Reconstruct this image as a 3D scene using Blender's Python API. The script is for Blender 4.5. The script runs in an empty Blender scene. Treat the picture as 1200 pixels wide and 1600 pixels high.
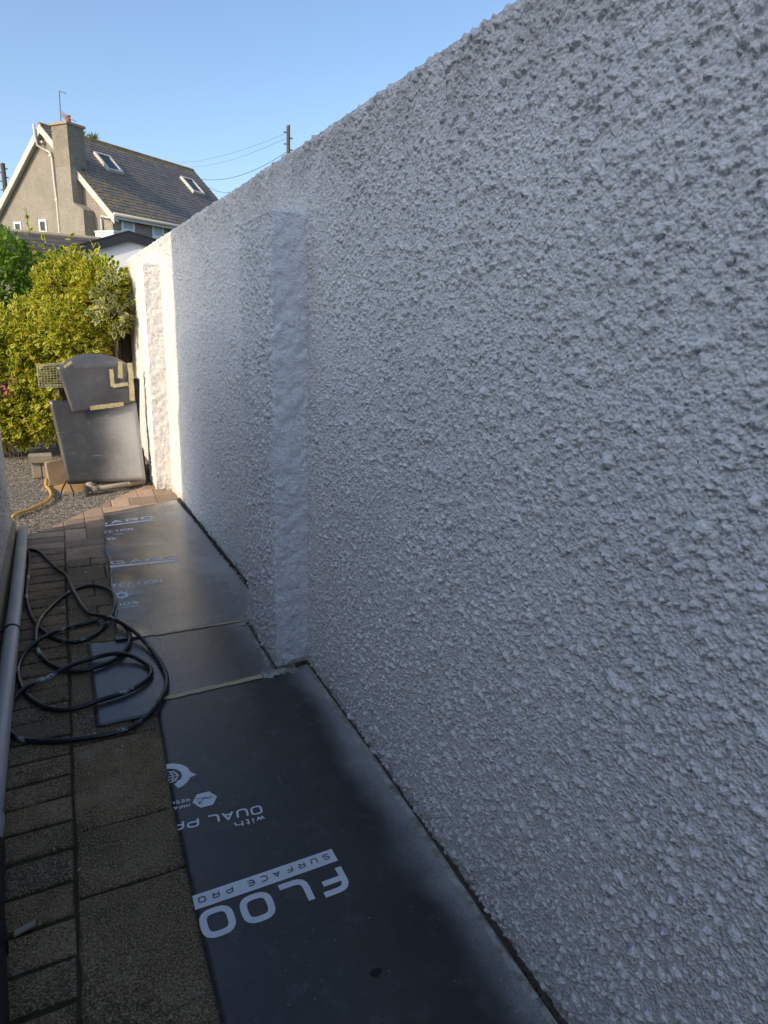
import bpy, bmesh, math, random
import numpy as np
from mathutils import Vector, Matrix

# ------------------------------------------------------------------ camera, sky, sun, exposure
sc = bpy.context.scene
COL = sc.collection
EYE = 1.4
CR = np.array([[0.9043, 0.0872, -0.4178], [-0.4255, 0.2631, -0.8659], [0.0344, 0.9608, 0.2750]])
FPX = 1040.0
cam_d = bpy.data.cameras.new('camera')
cam_d.sensor_fit = 'VERTICAL'; cam_d.sensor_height = 36.0; cam_d.lens = 36.0 * FPX / 1600.0
cam_d.clip_start = 0.02; cam_d.clip_end = 3000
cam = bpy.data.objects.new('camera', cam_d); COL.objects.link(cam)
_m = Matrix([list(r) for r in CR]).to_quaternion().to_matrix().to_4x4()
_m.translation = Vector((0, 0, EYE)); cam.matrix_world = _m
sc.camera = cam

SUN_TRAVEL = (0.925, 0.380)      # plan direction in which the sunlight travels
SUN_EL = math.radians(28)
w = bpy.data.worlds.new('World'); sc.world = w; w.use_nodes = True
nt = w.node_tree
for n in list(nt.nodes): nt.nodes.remove(n)
wo = nt.nodes.new('ShaderNodeOutputWorld'); bg = nt.nodes.new('ShaderNodeBackground')
sky = nt.nodes.new('ShaderNodeTexSky'); sky.sky_type = 'NISHITA'; sky.sun_disc = False
sky.sun_elevation = SUN_EL
_sx, _sy = -SUN_TRAVEL[0], -SUN_TRAVEL[1]
sky.sun_rotation = math.atan2(_sx, _sy)
sky.altitude = 0; sky.air_density = 1.0; sky.dust_density = 1.9; sky.ozone_density = 2.9
nt.links.new(sky.outputs[0], bg.inputs[0]); bg.inputs[1].default_value = 0.13
nt.links.new(bg.outputs[0], wo.inputs[0])
sun_d = bpy.data.lights.new('sun', 'SUN'); sun_d.energy = 2.0; sun_d.angle = math.radians(0.55)
sun_d.color = (1.0, 0.81, 0.56)
sun = bpy.data.objects.new('sun', sun_d); COL.objects.link(sun); sun.location = (-20, -8, 20)
_dir = Vector((SUN_TRAVEL[0] * math.cos(SUN_EL), SUN_TRAVEL[1] * math.cos(SUN_EL), -math.sin(SUN_EL)))
sun.rotation_euler = _dir.to_track_quat('-Z', 'Y').to_euler()
sc.view_settings.view_transform = 'Standard'; sc.view_settings.look = 'None'
sc.view_settings.exposure = 0.88; sc.view_settings.gamma = 1.0
try: sc.view_settings.use_curve_mapping = False
except Exception: pass
try:
    sc.cycles.max_bounces = 6; sc.cycles.diffuse_bounces = 4; sc.cycles.glossy_bounces = 2; sc.cycles.transmission_bounces = 2; sc.cycles.use_denoising = True
except Exception: pass

RNG = np.random.default_rng(7)
random.seed(7)

# ------------------------------------------------------------------ layout helpers
def ray(px, py): return CR @ np.array([px - 600.0, -(py - 800.0), -FPX])
O3 = np.array([0, 0, EYE])
def G(px, py, z=0.0):
    d = ray(px, py); return O3 + d * ((z - EYE) / d[2])
def onY(px, py, y):
    d = ray(px, py); return O3 + d * (y / d[1])
def onP(px, py, P, n):
    d = ray(px, py); return O3 + d * (np.dot(np.asarray(P) - O3, n) / np.dot(d, n))

# ------------------------------------------------------------------ object helpers
def tag(o, label=None, cat=None, group=None, kind=None):
    if label: o['label'] = label
    if cat: o['category'] = cat
    if group: o['group'] = group
    if kind: o['kind'] = kind
    return o
def empty(name, loc=(0, 0, 0), **k):
    o = bpy.data.objects.new(name, None); COL.objects.link(o); o.location = loc; o.empty_display_size = .1
    return tag(o, **k)
def adopt(o, parent):
    o.parent = parent
    loc = Vector((0, 0, 0)); p = parent
    while p is not None:
        loc += p.location if p.type == 'EMPTY' else Vector((0, 0, 0)); p = p.parent
    top = parent
    while top.parent is not None: top = top.parent
    if parent.type == 'EMPTY': o.matrix_parent_inverse = Matrix.Translation(-parent.location)
    return o
def link(name, me, mats, parent=None, smooth=False, **k):
    o = bpy.data.objects.new(name, me); COL.objects.link(o)
    if not isinstance(mats, (list, tuple)): mats = [mats]
    if len(me.materials) == 0:
        for m in mats: me.materials.append(m)
    if smooth:
        me.polygons.foreach_set('use_smooth', [True] * len(me.polygons))
    if parent is not None: adopt(o, parent)
    return tag(o, **k)
class MB:
    def __init__(s): s.v = []; s.f = []; s.mi = []
    def add(s, vs, fs, mi=0):
        b = len(s.v); s.v += [tuple(map(float, p)) for p in vs]
        s.f += [tuple(b + i for i in f) for f in fs]; s.mi += [mi] * len(fs); return s
    def box(s, x0, x1, y0, y1, z0, z1, mi=0):
        return s.hexa([(x0, y0, z0), (x1, y0, z0), (x1, y1, z0), (x0, y1, z0), (x0, y0, z1), (x1, y0, z1), (x1, y1, z1), (x0, y1, z1)], mi)
    def hexa(s, p, mi=0):
        return s.add(p, [(3, 2, 1, 0), (4, 5, 6, 7), (0, 1, 5, 4), (1, 2, 6, 5), (2, 3, 7, 6), (3, 0, 4, 7)], mi)
    def prism(s, poly, d, mi=0):
        n = len(poly); a = [np.asarray(p, float) for p in poly]; d = np.asarray(d, float)
        return s.add(a + [p + d for p in a], [tuple(range(n))[::-1], tuple(range(n, 2 * n))] + [(i, (i + 1) % n, n + (i + 1) % n, n + i) for i in range(n)], mi)
    def tube(s, pts, r, n=8, caps=True, mi=0):
        pts = [np.asarray(p, float) for p in pts]; m = len(pts)
        rr = r if hasattr(r, '__len__') else [r] * m
        b = len(s.v); up = None
        for i, p in enumerate(pts):
            t = pts[min(i + 1, m - 1)] - pts[max(i - 1, 0)]; t = t / (np.linalg.norm(t) + 1e-12)
            if up is None:
                up = np.array([0, 0, 1.0]) if abs(t[2]) < .9 else np.array([1.0, 0, 0])
            a = up - t * np.dot(up, t); a /= np.linalg.norm(a) + 1e-12; up = a
            c = np.cross(t, a)
            for k in range(n):
                th = 2 * math.pi * k / n
                s.v.append(tuple(p + rr[i] * (math.cos(th) * a + math.sin(th) * c)))
        for i in range(m - 1):
            for k in range(n):
                s.f.append((b + i * n + k, b + (i + 1) * n + k, b + (i + 1) * n + (k + 1) % n, b + i * n + (k + 1) % n)); s.mi.append(mi)
        if caps:
            s.f.append(tuple(b + k for k in range(n))); s.mi.append(mi)
            s.f.append(tuple(b + (m - 1) * n + k for k in range(n))[::-1]); s.mi.append(mi)
        return s
    def mesh(s, name='mesh'):
        me = bpy.data.meshes.new(name); me.from_pydata(s.v, [], s.f)
        me.polygons.foreach_set('material_index', s.mi); me.update(); return me
    def build(s, name, mats, parent=None, smooth=False, **k):
        return link(name, s.mesh(name), mats, parent, smooth, **k)
def grid_mesh(name, P):
    """P: (rows, cols, 3) -> quad mesh, fast."""
    r, c = P.shape[:2]
    me = bpy.data.meshes.new(name)
    me.vertices.add(r * c); me.vertices.foreach_set('co', P.reshape(-1).astype(np.float32))
    i = np.arange(r - 1)[:, None] * c + np.arange(c - 1)[None, :]
    q = np.stack([i, i + 1, i + 1 + c, i + c], -1).reshape(-1, 4)
    n = len(q)
    me.loops.add(n * 4); me.loops.foreach_set('vertex_index', q.reshape(-1).astype(np.int32))
    me.polygons.add(n); me.polygons.foreach_set('loop_start', (np.arange(n) * 4).astype(np.int32))
    me.polygons.foreach_set('loop_total', np.full(n, 4, np.int32))
    me.polygons.foreach_set('use_smooth', np.ones(n, bool))
    me.update(calc_edges=True); return me
def bulk_mesh(name, V, F, mi=None, smooth=False):
    """V (n,3), F list of (k, m) int arrays of equal-size faces."""
    me = bpy.data.meshes.new(name); me.vertices.add(len(V)); me.vertices.foreach_set('co', np.asarray(V, np.float32).reshape(-1))
    lv = np.concatenate([f.reshape(-1) for f in F]); tot = np.concatenate([np.full(len(f), f.shape[1]) for f in F])
    st = np.concatenate([[0], np.cumsum(tot)[:-1]])
    me.loops.add(len(lv)); me.loops.foreach_set('vertex_index', lv.astype(np.int32))
    me.polygons.add(len(tot)); me.polygons.foreach_set('loop_start', st.astype(np.int32)); me.polygons.foreach_set('loop_total', tot.astype(np.int32))
    if mi is not None: me.polygons.foreach_set('material_index', np.asarray(mi, np.int32))
    me.polygons.foreach_set('use_smooth', np.full(len(tot), smooth)); me.update(calc_edges=True); return me

# ------------------------------------------------------------------ numpy noise
def h2(ix, iy, s):
    n = (ix.astype(np.int64) * 374761393 + iy.astype(np.int64) * 668265263 + s * 974634777) & 0xffffffff
    n = ((n ^ (n >> 13)) * 1274126177) & 0xffffffff
    n = ((n ^ (n >> 16)) * 2246822519) & 0xffffffff
    return ((n ^ (n >> 15)) & 0xffffff) / float(0xffffff)
def vnoise(x, y, s=0):
    ix = np.floor(x); iy = np.floor(y); fx = x - ix; fy = y - iy
    fx = fx * fx * (3 - 2 * fx); fy = fy * fy * (3 - 2 * fy)
    a = h2(ix, iy, s); b = h2(ix + 1, iy, s); c = h2(ix, iy + 1, s); d = h2(ix + 1, iy + 1, s)
    return (a * (1 - fx) + b * fx) * (1 - fy) + (c * (1 - fx) + d * fx) * fy
def fbm(x, y, s=0, o=4):
    r = 0; a = .5
    for k in range(o): r = r + a * vnoise(x * 2 ** k, y * 2 ** k, s + 17 * k); a *= .5
    return r
def stones(x, y, cell, rmin, rmax, hmin, hmax, prob, s, p=.75):
    gx = np.floor(x / cell); gy = np.floor(y / cell); out = np.zeros_like(x)
    for dx in (-1, 0, 1):
        for dy in (-1, 0, 1):
            cx = gx + dx; cy = gy + dy
            on = h2(cx, cy, s) < prob
            px = (cx + h2(cx, cy, s + 1)) * cell; py = (cy + h2(cx, cy, s + 2)) * cell
            k = h2(cx, cy, s + 3); r = rmin + (rmax - rmin) * k * k
            th = h2(cx, cy, s + 4) * 3.1416; e = .65 + .35 * h2(cx, cy, s + 5)
            ux = (x - px) * np.cos(th) + (y - py) * np.sin(th); uy = ((y - py) * np.cos(th) - (x - px) * np.sin(th)) / e
            d = (ux * ux + uy * uy) / (r * r)
            hh = hmin + (hmax - hmin) * (.35 * k + .65 * h2(cx, cy, s + 6))
            out = np.maximum(out, np.where(on & (d < 1), hh * (1 - np.minimum(d, 1)) ** p, 0))
    return out
def roughcast(x, y, s=0, amp=1.0):
    wx = x + .0040 * (vnoise(x / .007, y / .007, s + 91) - .5) + .010 * (vnoise(x / .021, y / .021, s + 93) - .5)
    wy = y + .0040 * (vnoise(x / .007, y / .007, s + 92) - .5) + .010 * (vnoise(x / .021, y / .021, s + 94) - .5)
    dens = fbm(x / .11, y / .11, s + 5, 3)
    wx = wx + .0022 * (vnoise(x / .0042, y / .0042, s + 95) - .5); wy = wy + .0022 * (vnoise(x / .0042, y / .0042, s + 96) - .5)
    a = np.maximum(stones(wx, wy, .0155, .0040, .0092, .0034, .0092, .50, s, .52), stones(wx, wy, .040, .008, .0145, .005, .0105, .34, s + 20, .55))
    b = stones(wx, wy, .0088, .0024, .0044, .0014, .0042, .52, s + 40, .55)
    h = np.maximum(a * (.35 + 1.2 * dens), b) + .45 * np.minimum(a, b)
    h = h + .0040 * (fbm(x / .026, y / .026, s + 60, 3) - .45) + .007 * (fbm(x / .33, y / .33, s + 70, 3) - .45)
    return h * amp * 1.12

# ------------------------------------------------------------------ materials
def mat(name):
    m = bpy.data.materials.new(name); m.use_nodes = True
    n = m.node_tree; b = n.nodes['Principled BSDF']; return m, n, b
def N(n, t, **k):
    q = n.nodes.new(t)
    for a, v in k.items():
        if a.startswith('i_'):
            q.inputs[int(a[2:]) if a[2:].isdigit() else a[2:]].default_value = v
        else: setattr(q, a, v)
    return q
def L(n, a, b): n.links.new(a, b)
def coords(n, kind='Object'): return N(n, 'ShaderNodeTexCoord').outputs[kind]
def noise(n, co, scale, detail=4, rough=.6):
    q = N(n, 'ShaderNodeTexNoise'); q.inputs['Scale'].default_value = scale; q.inputs['Detail'].default_value = detail
    q.inputs['Roughness'].default_value = rough; L(n, co, q.inputs['Vector']); return q.outputs['Fac']
def ramp(n, fac, stops):
    q = N(n, 'ShaderNodeValToRGB'); cr = q.color_ramp
    while len(cr.elements) < len(stops): cr.elements.new(.5)
    for e, (p, c) in zip(cr.elements, stops):
        e.position = p; e.color = (*c, 1) if len(c) == 3 else c
    L(n, fac, q.inputs[0]); return q.outputs[0]
def mixc(n, fac, a, b, mode='MIX'):
    q = N(n, 'ShaderNodeMix', data_type='RGBA', blend_type=mode)
    for i, v in ((0, fac), (6, a), (7, b)):
        if hasattr(v, 'is_linked') or hasattr(v, 'links'): L(n, v, q.inputs[i])
        else: q.inputs[i].default_value = (*v, 1) if isinstance(v, tuple) and len(v) == 3 else v
    return q.outputs[2]
def math_(n, op, a, b=None, clamp=False):
    q = N(n, 'ShaderNodeMath', operation=op, use_clamp=clamp)
    for i, v in enumerate((a, b)):
        if v is None: continue
        if hasattr(v, 'links'): L(n, v, q.inputs[i])
        else: q.inputs[i].default_value = v
    return q.outputs[0]
def mapr(n, v, a, b, c=0., d=1., smooth=True):
    q = N(n, 'ShaderNodeMapRange', interpolation_type='SMOOTHSTEP' if smooth else 'LINEAR'); L(n, v, q.inputs[0])
    for i, x in enumerate((a, b, c, d)): q.inputs[i + 1].default_value = x
    return q.outputs[0]
def bump(n, b, hgt, strength=.3, dist=.002):
    q = N(n, 'ShaderNodeBump'); q.inputs['Strength'].default_value = strength; q.inputs['Distance'].default_value = dist
    L(n, hgt, q.inputs['Height']); L(n, q.outputs[0], b.inputs['Normal']); return q
def plain(name, c, rough=.6, var=.15, scale=12., bmp=0, bscale=200., metal=0, spec=.5):
    m, n, b = mat(name); co = coords(n)
    f = noise(n, co, scale, 5)
    L(n, ramp(n, f, [(.25, tuple(x * (1 - var) for x in c)), (.75, tuple(min(1, x * (1 + var)) for x in c))]), b.inputs['Base Color'])
    b.inputs['Roughness'].default_value = rough; b.inputs['Metallic'].default_value = metal
    b.inputs['Specular IOR Level'].default_value = spec
    if bmp: bump(n, b, noise(n, co, bscale, 3), bmp, .002)
    return m
def m_render(name, c=(.85, .84, .82), dirt=.06, dirty=(.45, .42, .37), pits=True, coat_contrast=1., bstr=.7):
    m, n, b = mat(name); co = coords(n)
    f = noise(n, co, 2.2, 3, .7)
    col = ramp(n, f, [(.3, tuple(x * (1 - dirt) for x in c)), (.62, c)])
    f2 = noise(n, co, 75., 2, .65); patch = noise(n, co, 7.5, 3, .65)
    thin = math_(n, 'MULTIPLY', mapr(n, f2, .52, .64, 0., .58 * coat_contrast), mapr(n, patch, .30, .62, .45, 1.))
    col = mixc(n, thin, col, (.42, .41, .39))  # grey speckle: patchy paint coat, also standing in for small shadows between chips
    zt = N(n, 'ShaderNodeSeparateXYZ'); L(n, co, zt.inputs[0])
    band = math_(n, 'MULTIPLY', mapr(n, zt.outputs[2], 1.72, 1.97, 0., .55 * coat_contrast), mapr(n, patch, .38, .60, .35, 1.))
    col = mixc(n, band, col, (.44, .42, .40))
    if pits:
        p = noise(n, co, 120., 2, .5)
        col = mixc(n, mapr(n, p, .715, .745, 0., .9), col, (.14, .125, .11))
    z = N(n, 'ShaderNodeSeparateXYZ'); L(n, co, z.inputs[0])
    s = noise(n, co, 26., 2, .65)
    low = math_(n, 'MULTIPLY', mapr(n, z.outputs[2], .10, .0, 0., 1.), mapr(n, s, .40, .62, 0., 1.))
    col = mixc(n, low, col, dirty)
    L(n, col, b.inputs['Base Color']); b.inputs['Roughness'].default_value = .62
    b.inputs['Specular IOR Level'].default_value = .35
    vo = N(n, 'ShaderNodeTexVoronoi', feature='F1'); vo.inputs['Scale'].default_value = 150.
    wn = N(n, 'ShaderNodeTexNoise'); wn.inputs['Scale'].default_value = 240.; wn.inputs['Detail'].default_value = 2; L(n, co, wn.inputs['Vector'])
    wv_ = N(n, 'ShaderNodeVectorMath', operation='MULTIPLY_ADD'); L(n, wn.outputs['Color'], wv_.inputs[0]); wv_.inputs[1].default_value = (.0022,) * 3; L(n, co, wv_.inputs[2])
    L(n, wv_.outputs[0], vo.inputs['Vector'])
    h = math_(n, 'ADD', math_(n, 'MULTIPLY', vo.outputs['Distance'], -1.4), math_(n, 'MULTIPLY', noise(n, co, 380., 2, .5), .4))
    bump(n, b, h, bstr, .0042)
    return m
M = {}
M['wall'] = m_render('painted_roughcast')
M['wall_smooth_skylit'] = m_render('thick_paint_sky_tint', (.82, .83, .85), .06, coat_contrast=.30, bstr=.55)  # thick smooth paint, with open-sky brightness and blue cast put into its colour
M['wall_left'] = m_render('old_roughcast', (.66, .64, .61), .14)
def m_dash(name, c, k):
    m, n, b = mat(name); pos = N(n, 'ShaderNodeNewGeometry').outputs['Position']
    col = ramp(n, noise(n, pos, .9, 6, .7), [(.3, tuple(x * (1 - k) for x in c)), (.68, tuple(x * (1 + k * .6) for x in c))])
    col = mixc(n, mapr(n, noise(n, pos, 14., 4, .75), .42, .62, 0., .55), col, tuple(x * .55 for x in c))
    mp = N(n, 'ShaderNodeMapping'); L(n, pos, mp.inputs[0]); mp.inputs['Scale'].default_value = (3.5, 3.5, .35)
    col = mixc(n, mapr(n, noise(n, mp.outputs[0], 1., 4, .6), .52, .72, 0., .5), col, tuple(x * .6 for x in c))
    L(n, col, b.inputs['Base Color']); b.inputs['Roughness'].default_value = .9; bump(n, b, noise(n, pos, 22., 4, .7), .9, .05); return m
M['house_render'] = m_dash('grey_pebbledash', (.36, .33, .275), .2)
M['chimney_render'] = m_dash('dark_pebbledash', (.32, .285, .22), .35)

def m_paver():
    m, n, b = mat('imprinted_concrete'); co = coords(n)
    g = N(n, 'ShaderNodeNewGeometry'); pos = g.outputs['Position']
    sx = N(n, 'ShaderNodeSeparateXYZ'); L(n, pos, sx.inputs[0])
    rnd = N(n, 'ShaderNodeObjectInfo').outputs['Random']
    big = noise(n, pos, 5., 5, .65)
    mid = noise(n, pos, 17., 4, .65)
    clean = ramp(n, mid, [(.3, (.52, .35, .26)), (.7, (.64, .46, .36))])
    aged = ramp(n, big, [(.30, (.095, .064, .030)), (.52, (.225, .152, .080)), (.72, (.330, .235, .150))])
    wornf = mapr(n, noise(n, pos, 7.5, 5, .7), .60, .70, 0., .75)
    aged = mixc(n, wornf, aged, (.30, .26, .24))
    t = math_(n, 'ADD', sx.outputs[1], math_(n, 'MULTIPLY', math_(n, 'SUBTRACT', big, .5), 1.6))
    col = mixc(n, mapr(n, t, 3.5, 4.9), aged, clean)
    moss = math_(n, 'MULTIPLY', mapr(n, noise(n, pos, 11., 5, .7), .55, .68), mapr(n, t, 4.9, 3.9))
    col = mixc(n, math_(n, 'MULTIPLY', moss, .6), col, (.045, .048, .014))
    col = mixc(n, math_(n, 'MULTIPLY', rnd, .68), col, (.085, .066, .050))
    gr = noise(n, pos, 210., 2, .5)
    col = mixc(n, mapr(n, gr, .53, .63, 0., .75), col, (.40, .32, .19))
    col = mixc(n, mapr(n, gr, .44, .34, 0., .75), col, (.02, .017, .012))
    sp = noise(n, pos, 55., 2, .5)
    col = mixc(n, mapr(n, sp, .72, .76, 0., .6), col, (.02, .02, .018))
    col = mixc(n, mapr(n, noise(n, pos, 34., 1, .4), .765, .785, 0., .6), col, (.55, .56, .57))
    L(n, col, b.inputs['Base Color']); b.inputs['Roughness'].default_value = .8
    b.inputs['Specular IOR Level'].default_value = .3
    h = math_(n, 'ADD', gr, math_(n, 'MULTIPLY', noise(n, pos, 60., 4, .6), 1.5))
    bump(n, b, h, .6, .003); return m
M['paver'] = m_paver()
def m_joint():
    m, n, b = mat('paving_joint'); g = N(n, 'ShaderNodeNewGeometry'); sx = N(n, 'ShaderNodeSeparateXYZ'); L(n, g.outputs['Position'], sx.inputs[0])
    f = noise(n, g.outputs['Position'], 30., 4)
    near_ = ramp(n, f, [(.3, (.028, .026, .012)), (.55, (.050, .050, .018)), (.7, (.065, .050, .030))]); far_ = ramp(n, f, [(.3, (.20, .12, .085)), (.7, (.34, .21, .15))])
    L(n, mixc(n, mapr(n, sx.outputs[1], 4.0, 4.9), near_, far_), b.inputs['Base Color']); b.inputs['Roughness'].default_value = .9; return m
M['joint'] = m_joint()
M['soil'] = plain('dark_soil', (.07, .056, .040), .95, .45, 40., .6, 160.)

def m_sheet(name, axis=0, x0=.50, x1=.82, flute=.25, base=(.020, .021, .024), amt=.5, mist_sheen=.22, rough=.34, spec=.7, pitch=36.):
    m, n, b = mat(name); g = N(n, 'ShaderNodeNewGeometry'); pos = g.outputs['Position']
    sx = N(n, 'ShaderNodeSeparateXYZ'); L(n, pos, sx.inputs[0])
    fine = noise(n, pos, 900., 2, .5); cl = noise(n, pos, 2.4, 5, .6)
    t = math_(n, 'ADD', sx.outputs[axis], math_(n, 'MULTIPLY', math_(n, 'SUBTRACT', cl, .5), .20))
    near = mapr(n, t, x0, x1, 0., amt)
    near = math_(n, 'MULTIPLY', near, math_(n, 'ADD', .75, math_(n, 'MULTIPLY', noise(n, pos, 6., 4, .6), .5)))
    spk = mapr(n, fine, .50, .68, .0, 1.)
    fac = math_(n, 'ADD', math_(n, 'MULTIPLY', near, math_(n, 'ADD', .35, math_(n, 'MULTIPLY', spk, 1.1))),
                math_(n, 'MULTIPLY', mapr(n, cl, .40, .72, .02, mist_sheen), math_(n, 'ADD', .35, spk)), True)  # paint mist, thickened to stand in for reflected sky sheen
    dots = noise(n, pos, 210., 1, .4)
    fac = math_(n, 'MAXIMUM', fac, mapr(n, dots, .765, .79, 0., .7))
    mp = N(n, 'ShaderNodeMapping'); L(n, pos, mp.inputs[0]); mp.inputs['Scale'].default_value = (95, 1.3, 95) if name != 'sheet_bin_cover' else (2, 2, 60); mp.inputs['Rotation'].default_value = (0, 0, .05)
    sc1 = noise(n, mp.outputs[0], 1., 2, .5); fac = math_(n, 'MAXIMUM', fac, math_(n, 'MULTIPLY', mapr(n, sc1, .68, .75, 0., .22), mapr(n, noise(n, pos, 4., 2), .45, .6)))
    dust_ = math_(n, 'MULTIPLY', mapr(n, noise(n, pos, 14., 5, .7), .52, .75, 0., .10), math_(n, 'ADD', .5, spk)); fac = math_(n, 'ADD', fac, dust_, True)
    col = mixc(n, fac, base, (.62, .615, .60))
    scr = N(n, 'ShaderNodeTexWave', wave_type='BANDS', bands_direction='X'); scr.inputs['Scale'].default_value = 2.2
    scr.inputs['Distortion'].default_value = 1.5; scr.inputs['Detail'].default_value = 3; L(n, pos, scr.inputs[0])
    L(n, col, b.inputs['Base Color'])
    rr = math_(n, 'ADD', math_(n, 'MULTIPLY', fac, .35), math_(n, 'ADD', rough - .06, math_(n, 'MULTIPLY', noise(n, pos, 9., 4), .14)))
    L(n, rr, b.inputs['Roughness']); b.inputs['Specular IOR Level'].default_value = spec
    wv = N(n, 'ShaderNodeTexWave', wave_type='BANDS', bands_direction='X' if axis == 0 else 'Z'); wv.inputs['Scale'].default_value = pitch; wv.inputs['Distortion'].default_value = .6; wv.inputs['Detail'].default_value = 1
    L(n, pos, wv.inputs[0])
    wl = math_(n, 'MULTIPLY', wv.outputs['Fac'], mapr(n, sx.outputs[0], .62, .30, .08, 1.))
    h = math_(n, 'ADD', math_(n, 'MULTIPLY', wl, flute), math_(n, 'MULTIPLY', fine, .25))
    bump(n, b, h, .5, .0012); return m
M['sheet_near'] = m_sheet('sheet_black_near', 0, .69, .87, .04, amt=1.25, mist_sheen=.07, base=(.022, .0215, .021))
M['sheet_mid'] = m_sheet('sheet_black_mid', 0, .52, .78, .14, amt=1.15, mist_sheen=.16, base=(.034, .033, .031), rough=.27, spec=.95, pitch=17.)
M['sheet_far'] = m_sheet('sheet_black_far', 0, .46, .86, .12, amt=1.0, mist_sheen=.42, base=(.070, .066, .060), rough=.20, spec=1., pitch=11.)  # stronger mist and paler base paint in the grazing reflection of sky and house
M['sheet_bin'] = m_sheet('sheet_bin_cover', 0, .16, .60, .05, amt=1.6, mist_sheen=.10, base=(.034, .034, .036), rough=.36)
M['sheet_flap'] = m_sheet('sheet_bin_flap', 0, .34, .75, .05, amt=.70, mist_sheen=.14, base=(.050, .050, .054), rough=.38)
M['print'] = plain('white_print', (.76, .79, .82), .5, .08, 40.)
M['print_dark'] = plain('dark_print', (.022, .024, .03), .5, .1, 40.)
def m_tape():
    m, n, b = mat('masking_tape'); co = coords(n); mp = N(n, 'ShaderNodeMapping'); L(n, co, mp.inputs[0]); mp.inputs['Scale'].default_value = (30, 200, 30)
    f = noise(n, mp.outputs[0], 1., 5, .7)
    L(n, ramp(n, f, [(.3, (.36, .29, .15)), (.5, (.54, .45, .24)), (.72, (.66, .58, .38))]), b.inputs['Base Color'])
    b.inputs['Roughness'].default_value = .6; bump(n, b, f, .5, .002); return m
M['tape'] = m_tape()
def m_tape2():
    m, n, b = mat('tape_overpainted'); co = coords(n); f = noise(n, co, 28., 5, .7)
    L(n, ramp(n, f, [(.36, (.20, .175, .12)), (.50, (.34, .32, .27)), (.64, (.46, .46, .45))]), b.inputs['Base Color'])
    b.inputs['Roughness'].default_value = .6; bump(n, b, f, .5, .002); return m
M['tape_painted'] = m_tape2()
def m_hose():
    m, n, b = mat('black_rubber_hose'); co = coords(n); f = noise(n, co, 7., 3, .5); f2 = noise(n, co, 160., 3, .6)
    k = math_(n, 'MULTIPLY', mapr(n, f, .58, .64), mapr(n, f2, .40, .52))
    k2 = mapr(n, noise(n, co, 260., 2), .70, .74, 0, .7)
    L(n, mixc(n, math_(n, 'MAXIMUM', k, k2), (.012, .013, .016), (.50, .52, .54)), b.inputs['Base Color'])
    b.inputs['Roughness'].default_value = .28; return m
M['hose'] = m_hose()
M['pipe'] = plain('grey_pvc', (.42, .42, .42), .38, .12, 6., .15, 60.)
M['blackpl'] = plain('black_plastic', (.012, .013, .015), .5, .2, 10.)
M['offwhite'] = plain('weathered_white', (.58, .56, .50), .5, .08, 3.)
M['white'] = plain('white_upvc', (.80, .80, .78), .35, .04, 3.)
M['shedwhite'] = plain('white_masonry', (.74, .76, .80), .7, .05, 1.5)
M['fascia'] = plain('black_fascia', (.016, .018, .024), .45, .2, 3.)
M['glass'] = plain('window_glass', (.03, .04, .05), .06, .2, .6)
M['curtain'] = plain('pale_blind', (.45, .55, .60), .8, .1, 3.)
M['concrete'] = plain('weathered_concrete', (.33, .29, .22), .85, .25, 7., .5, 90.)
M['capstone'] = plain('chimney_cap', (.36, .28, .20), .85, .2, 5.)
M['brick'] = plain('tan_brick', (.36, .26, .17), .9, .3, 14., .6, 120.)
M['terracotta'] = plain('terracotta', (.45, .14, .07), .7, .15, 6.)
M['aerial'] = plain('grey_metal', (.20, .20, .21), .45, .1, 5., metal=.6)
M['wood_pole'] = plain('pole_timber', (.075, .066, .05), .85, .3, 5.)
M['wire'] = plain('black_wire', (.03, .03, .035), .6, .1, 5.)
M['wirebasket'] = plain('wire_steel', (.62, .56, .42), .4, .2, 20., metal=.2)
M['yhose'] = plain('yellow_hose', (.52, .33, .09), .45, .2, 20.)
M['reed'] = plain('reed_brown', (.115, .075, .048), .8, .35, 40., .3, 150.)
M['waste'] = plain('waste_pipe', (.34, .30, .25), .5, .25, 10., .2, 80.)
M['binplastic'] = plain('bin_plastic', (.018, .019, .02), .45, .2, 10.)
M['bark'] = plain('shrub_bark', (.10, .07, .045), .9, .3, 25., .5, 90.)
M['sand'] = plain('spilt_sand', (.42, .27, .12), .95, .25, 20., .5, 200.)
M['petal'] = plain('pink_petal', (.62, .10, .28), .6, .25, 40.)

def m_gravel():
    m, n, b = mat('gravel'); g = N(n, 'ShaderNodeNewGeometry'); pos = g.outputs['Position']
    v = N(n, 'ShaderNodeTexVoronoi'); v.inputs['Scale'].default_value = 85.; L(n, pos, v.inputs['Vector'])
    hs = N(n, 'ShaderNodeSeparateColor'); L(n, v.outputs['Color'], hs.inputs[0])
    c1 = ramp(n, hs.outputs[0], [(.0, (.07, .065, .055)), (.45, (.19, .165, .13)), (.8, (.31, .27, .21)), (1., (.46, .42, .36))])
    big = noise(n, pos, 1.6, 4)
    col = mixc(n, mapr(n, big, .42, .62, 0., .75), c1, (.16, .155, .145))
    L(n, col, b.inputs['Base Color']); b.inputs['Roughness'].default_value = .9
    bump(n, b, v.outputs['Distance'], .7, .006).invert = True; return m
M['gravel'] = m_gravel()
M['pebble'] = None
def m_pebble():
    m, n, b = mat('pebble'); a = N(n, 'ShaderNodeAttribute', attribute_name='rnd')
    L(n, ramp(n, a.outputs['Fac'], [(0., (.06, .053, .045)), (.4, (.16, .14, .11)), (.75, (.29, .25, .20)), (1., (.48, .44, .38))]), b.inputs['Base Color'])
    b.inputs['Roughness'].default_value = .85; return m
M['pebble'] = m_pebble()
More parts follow.
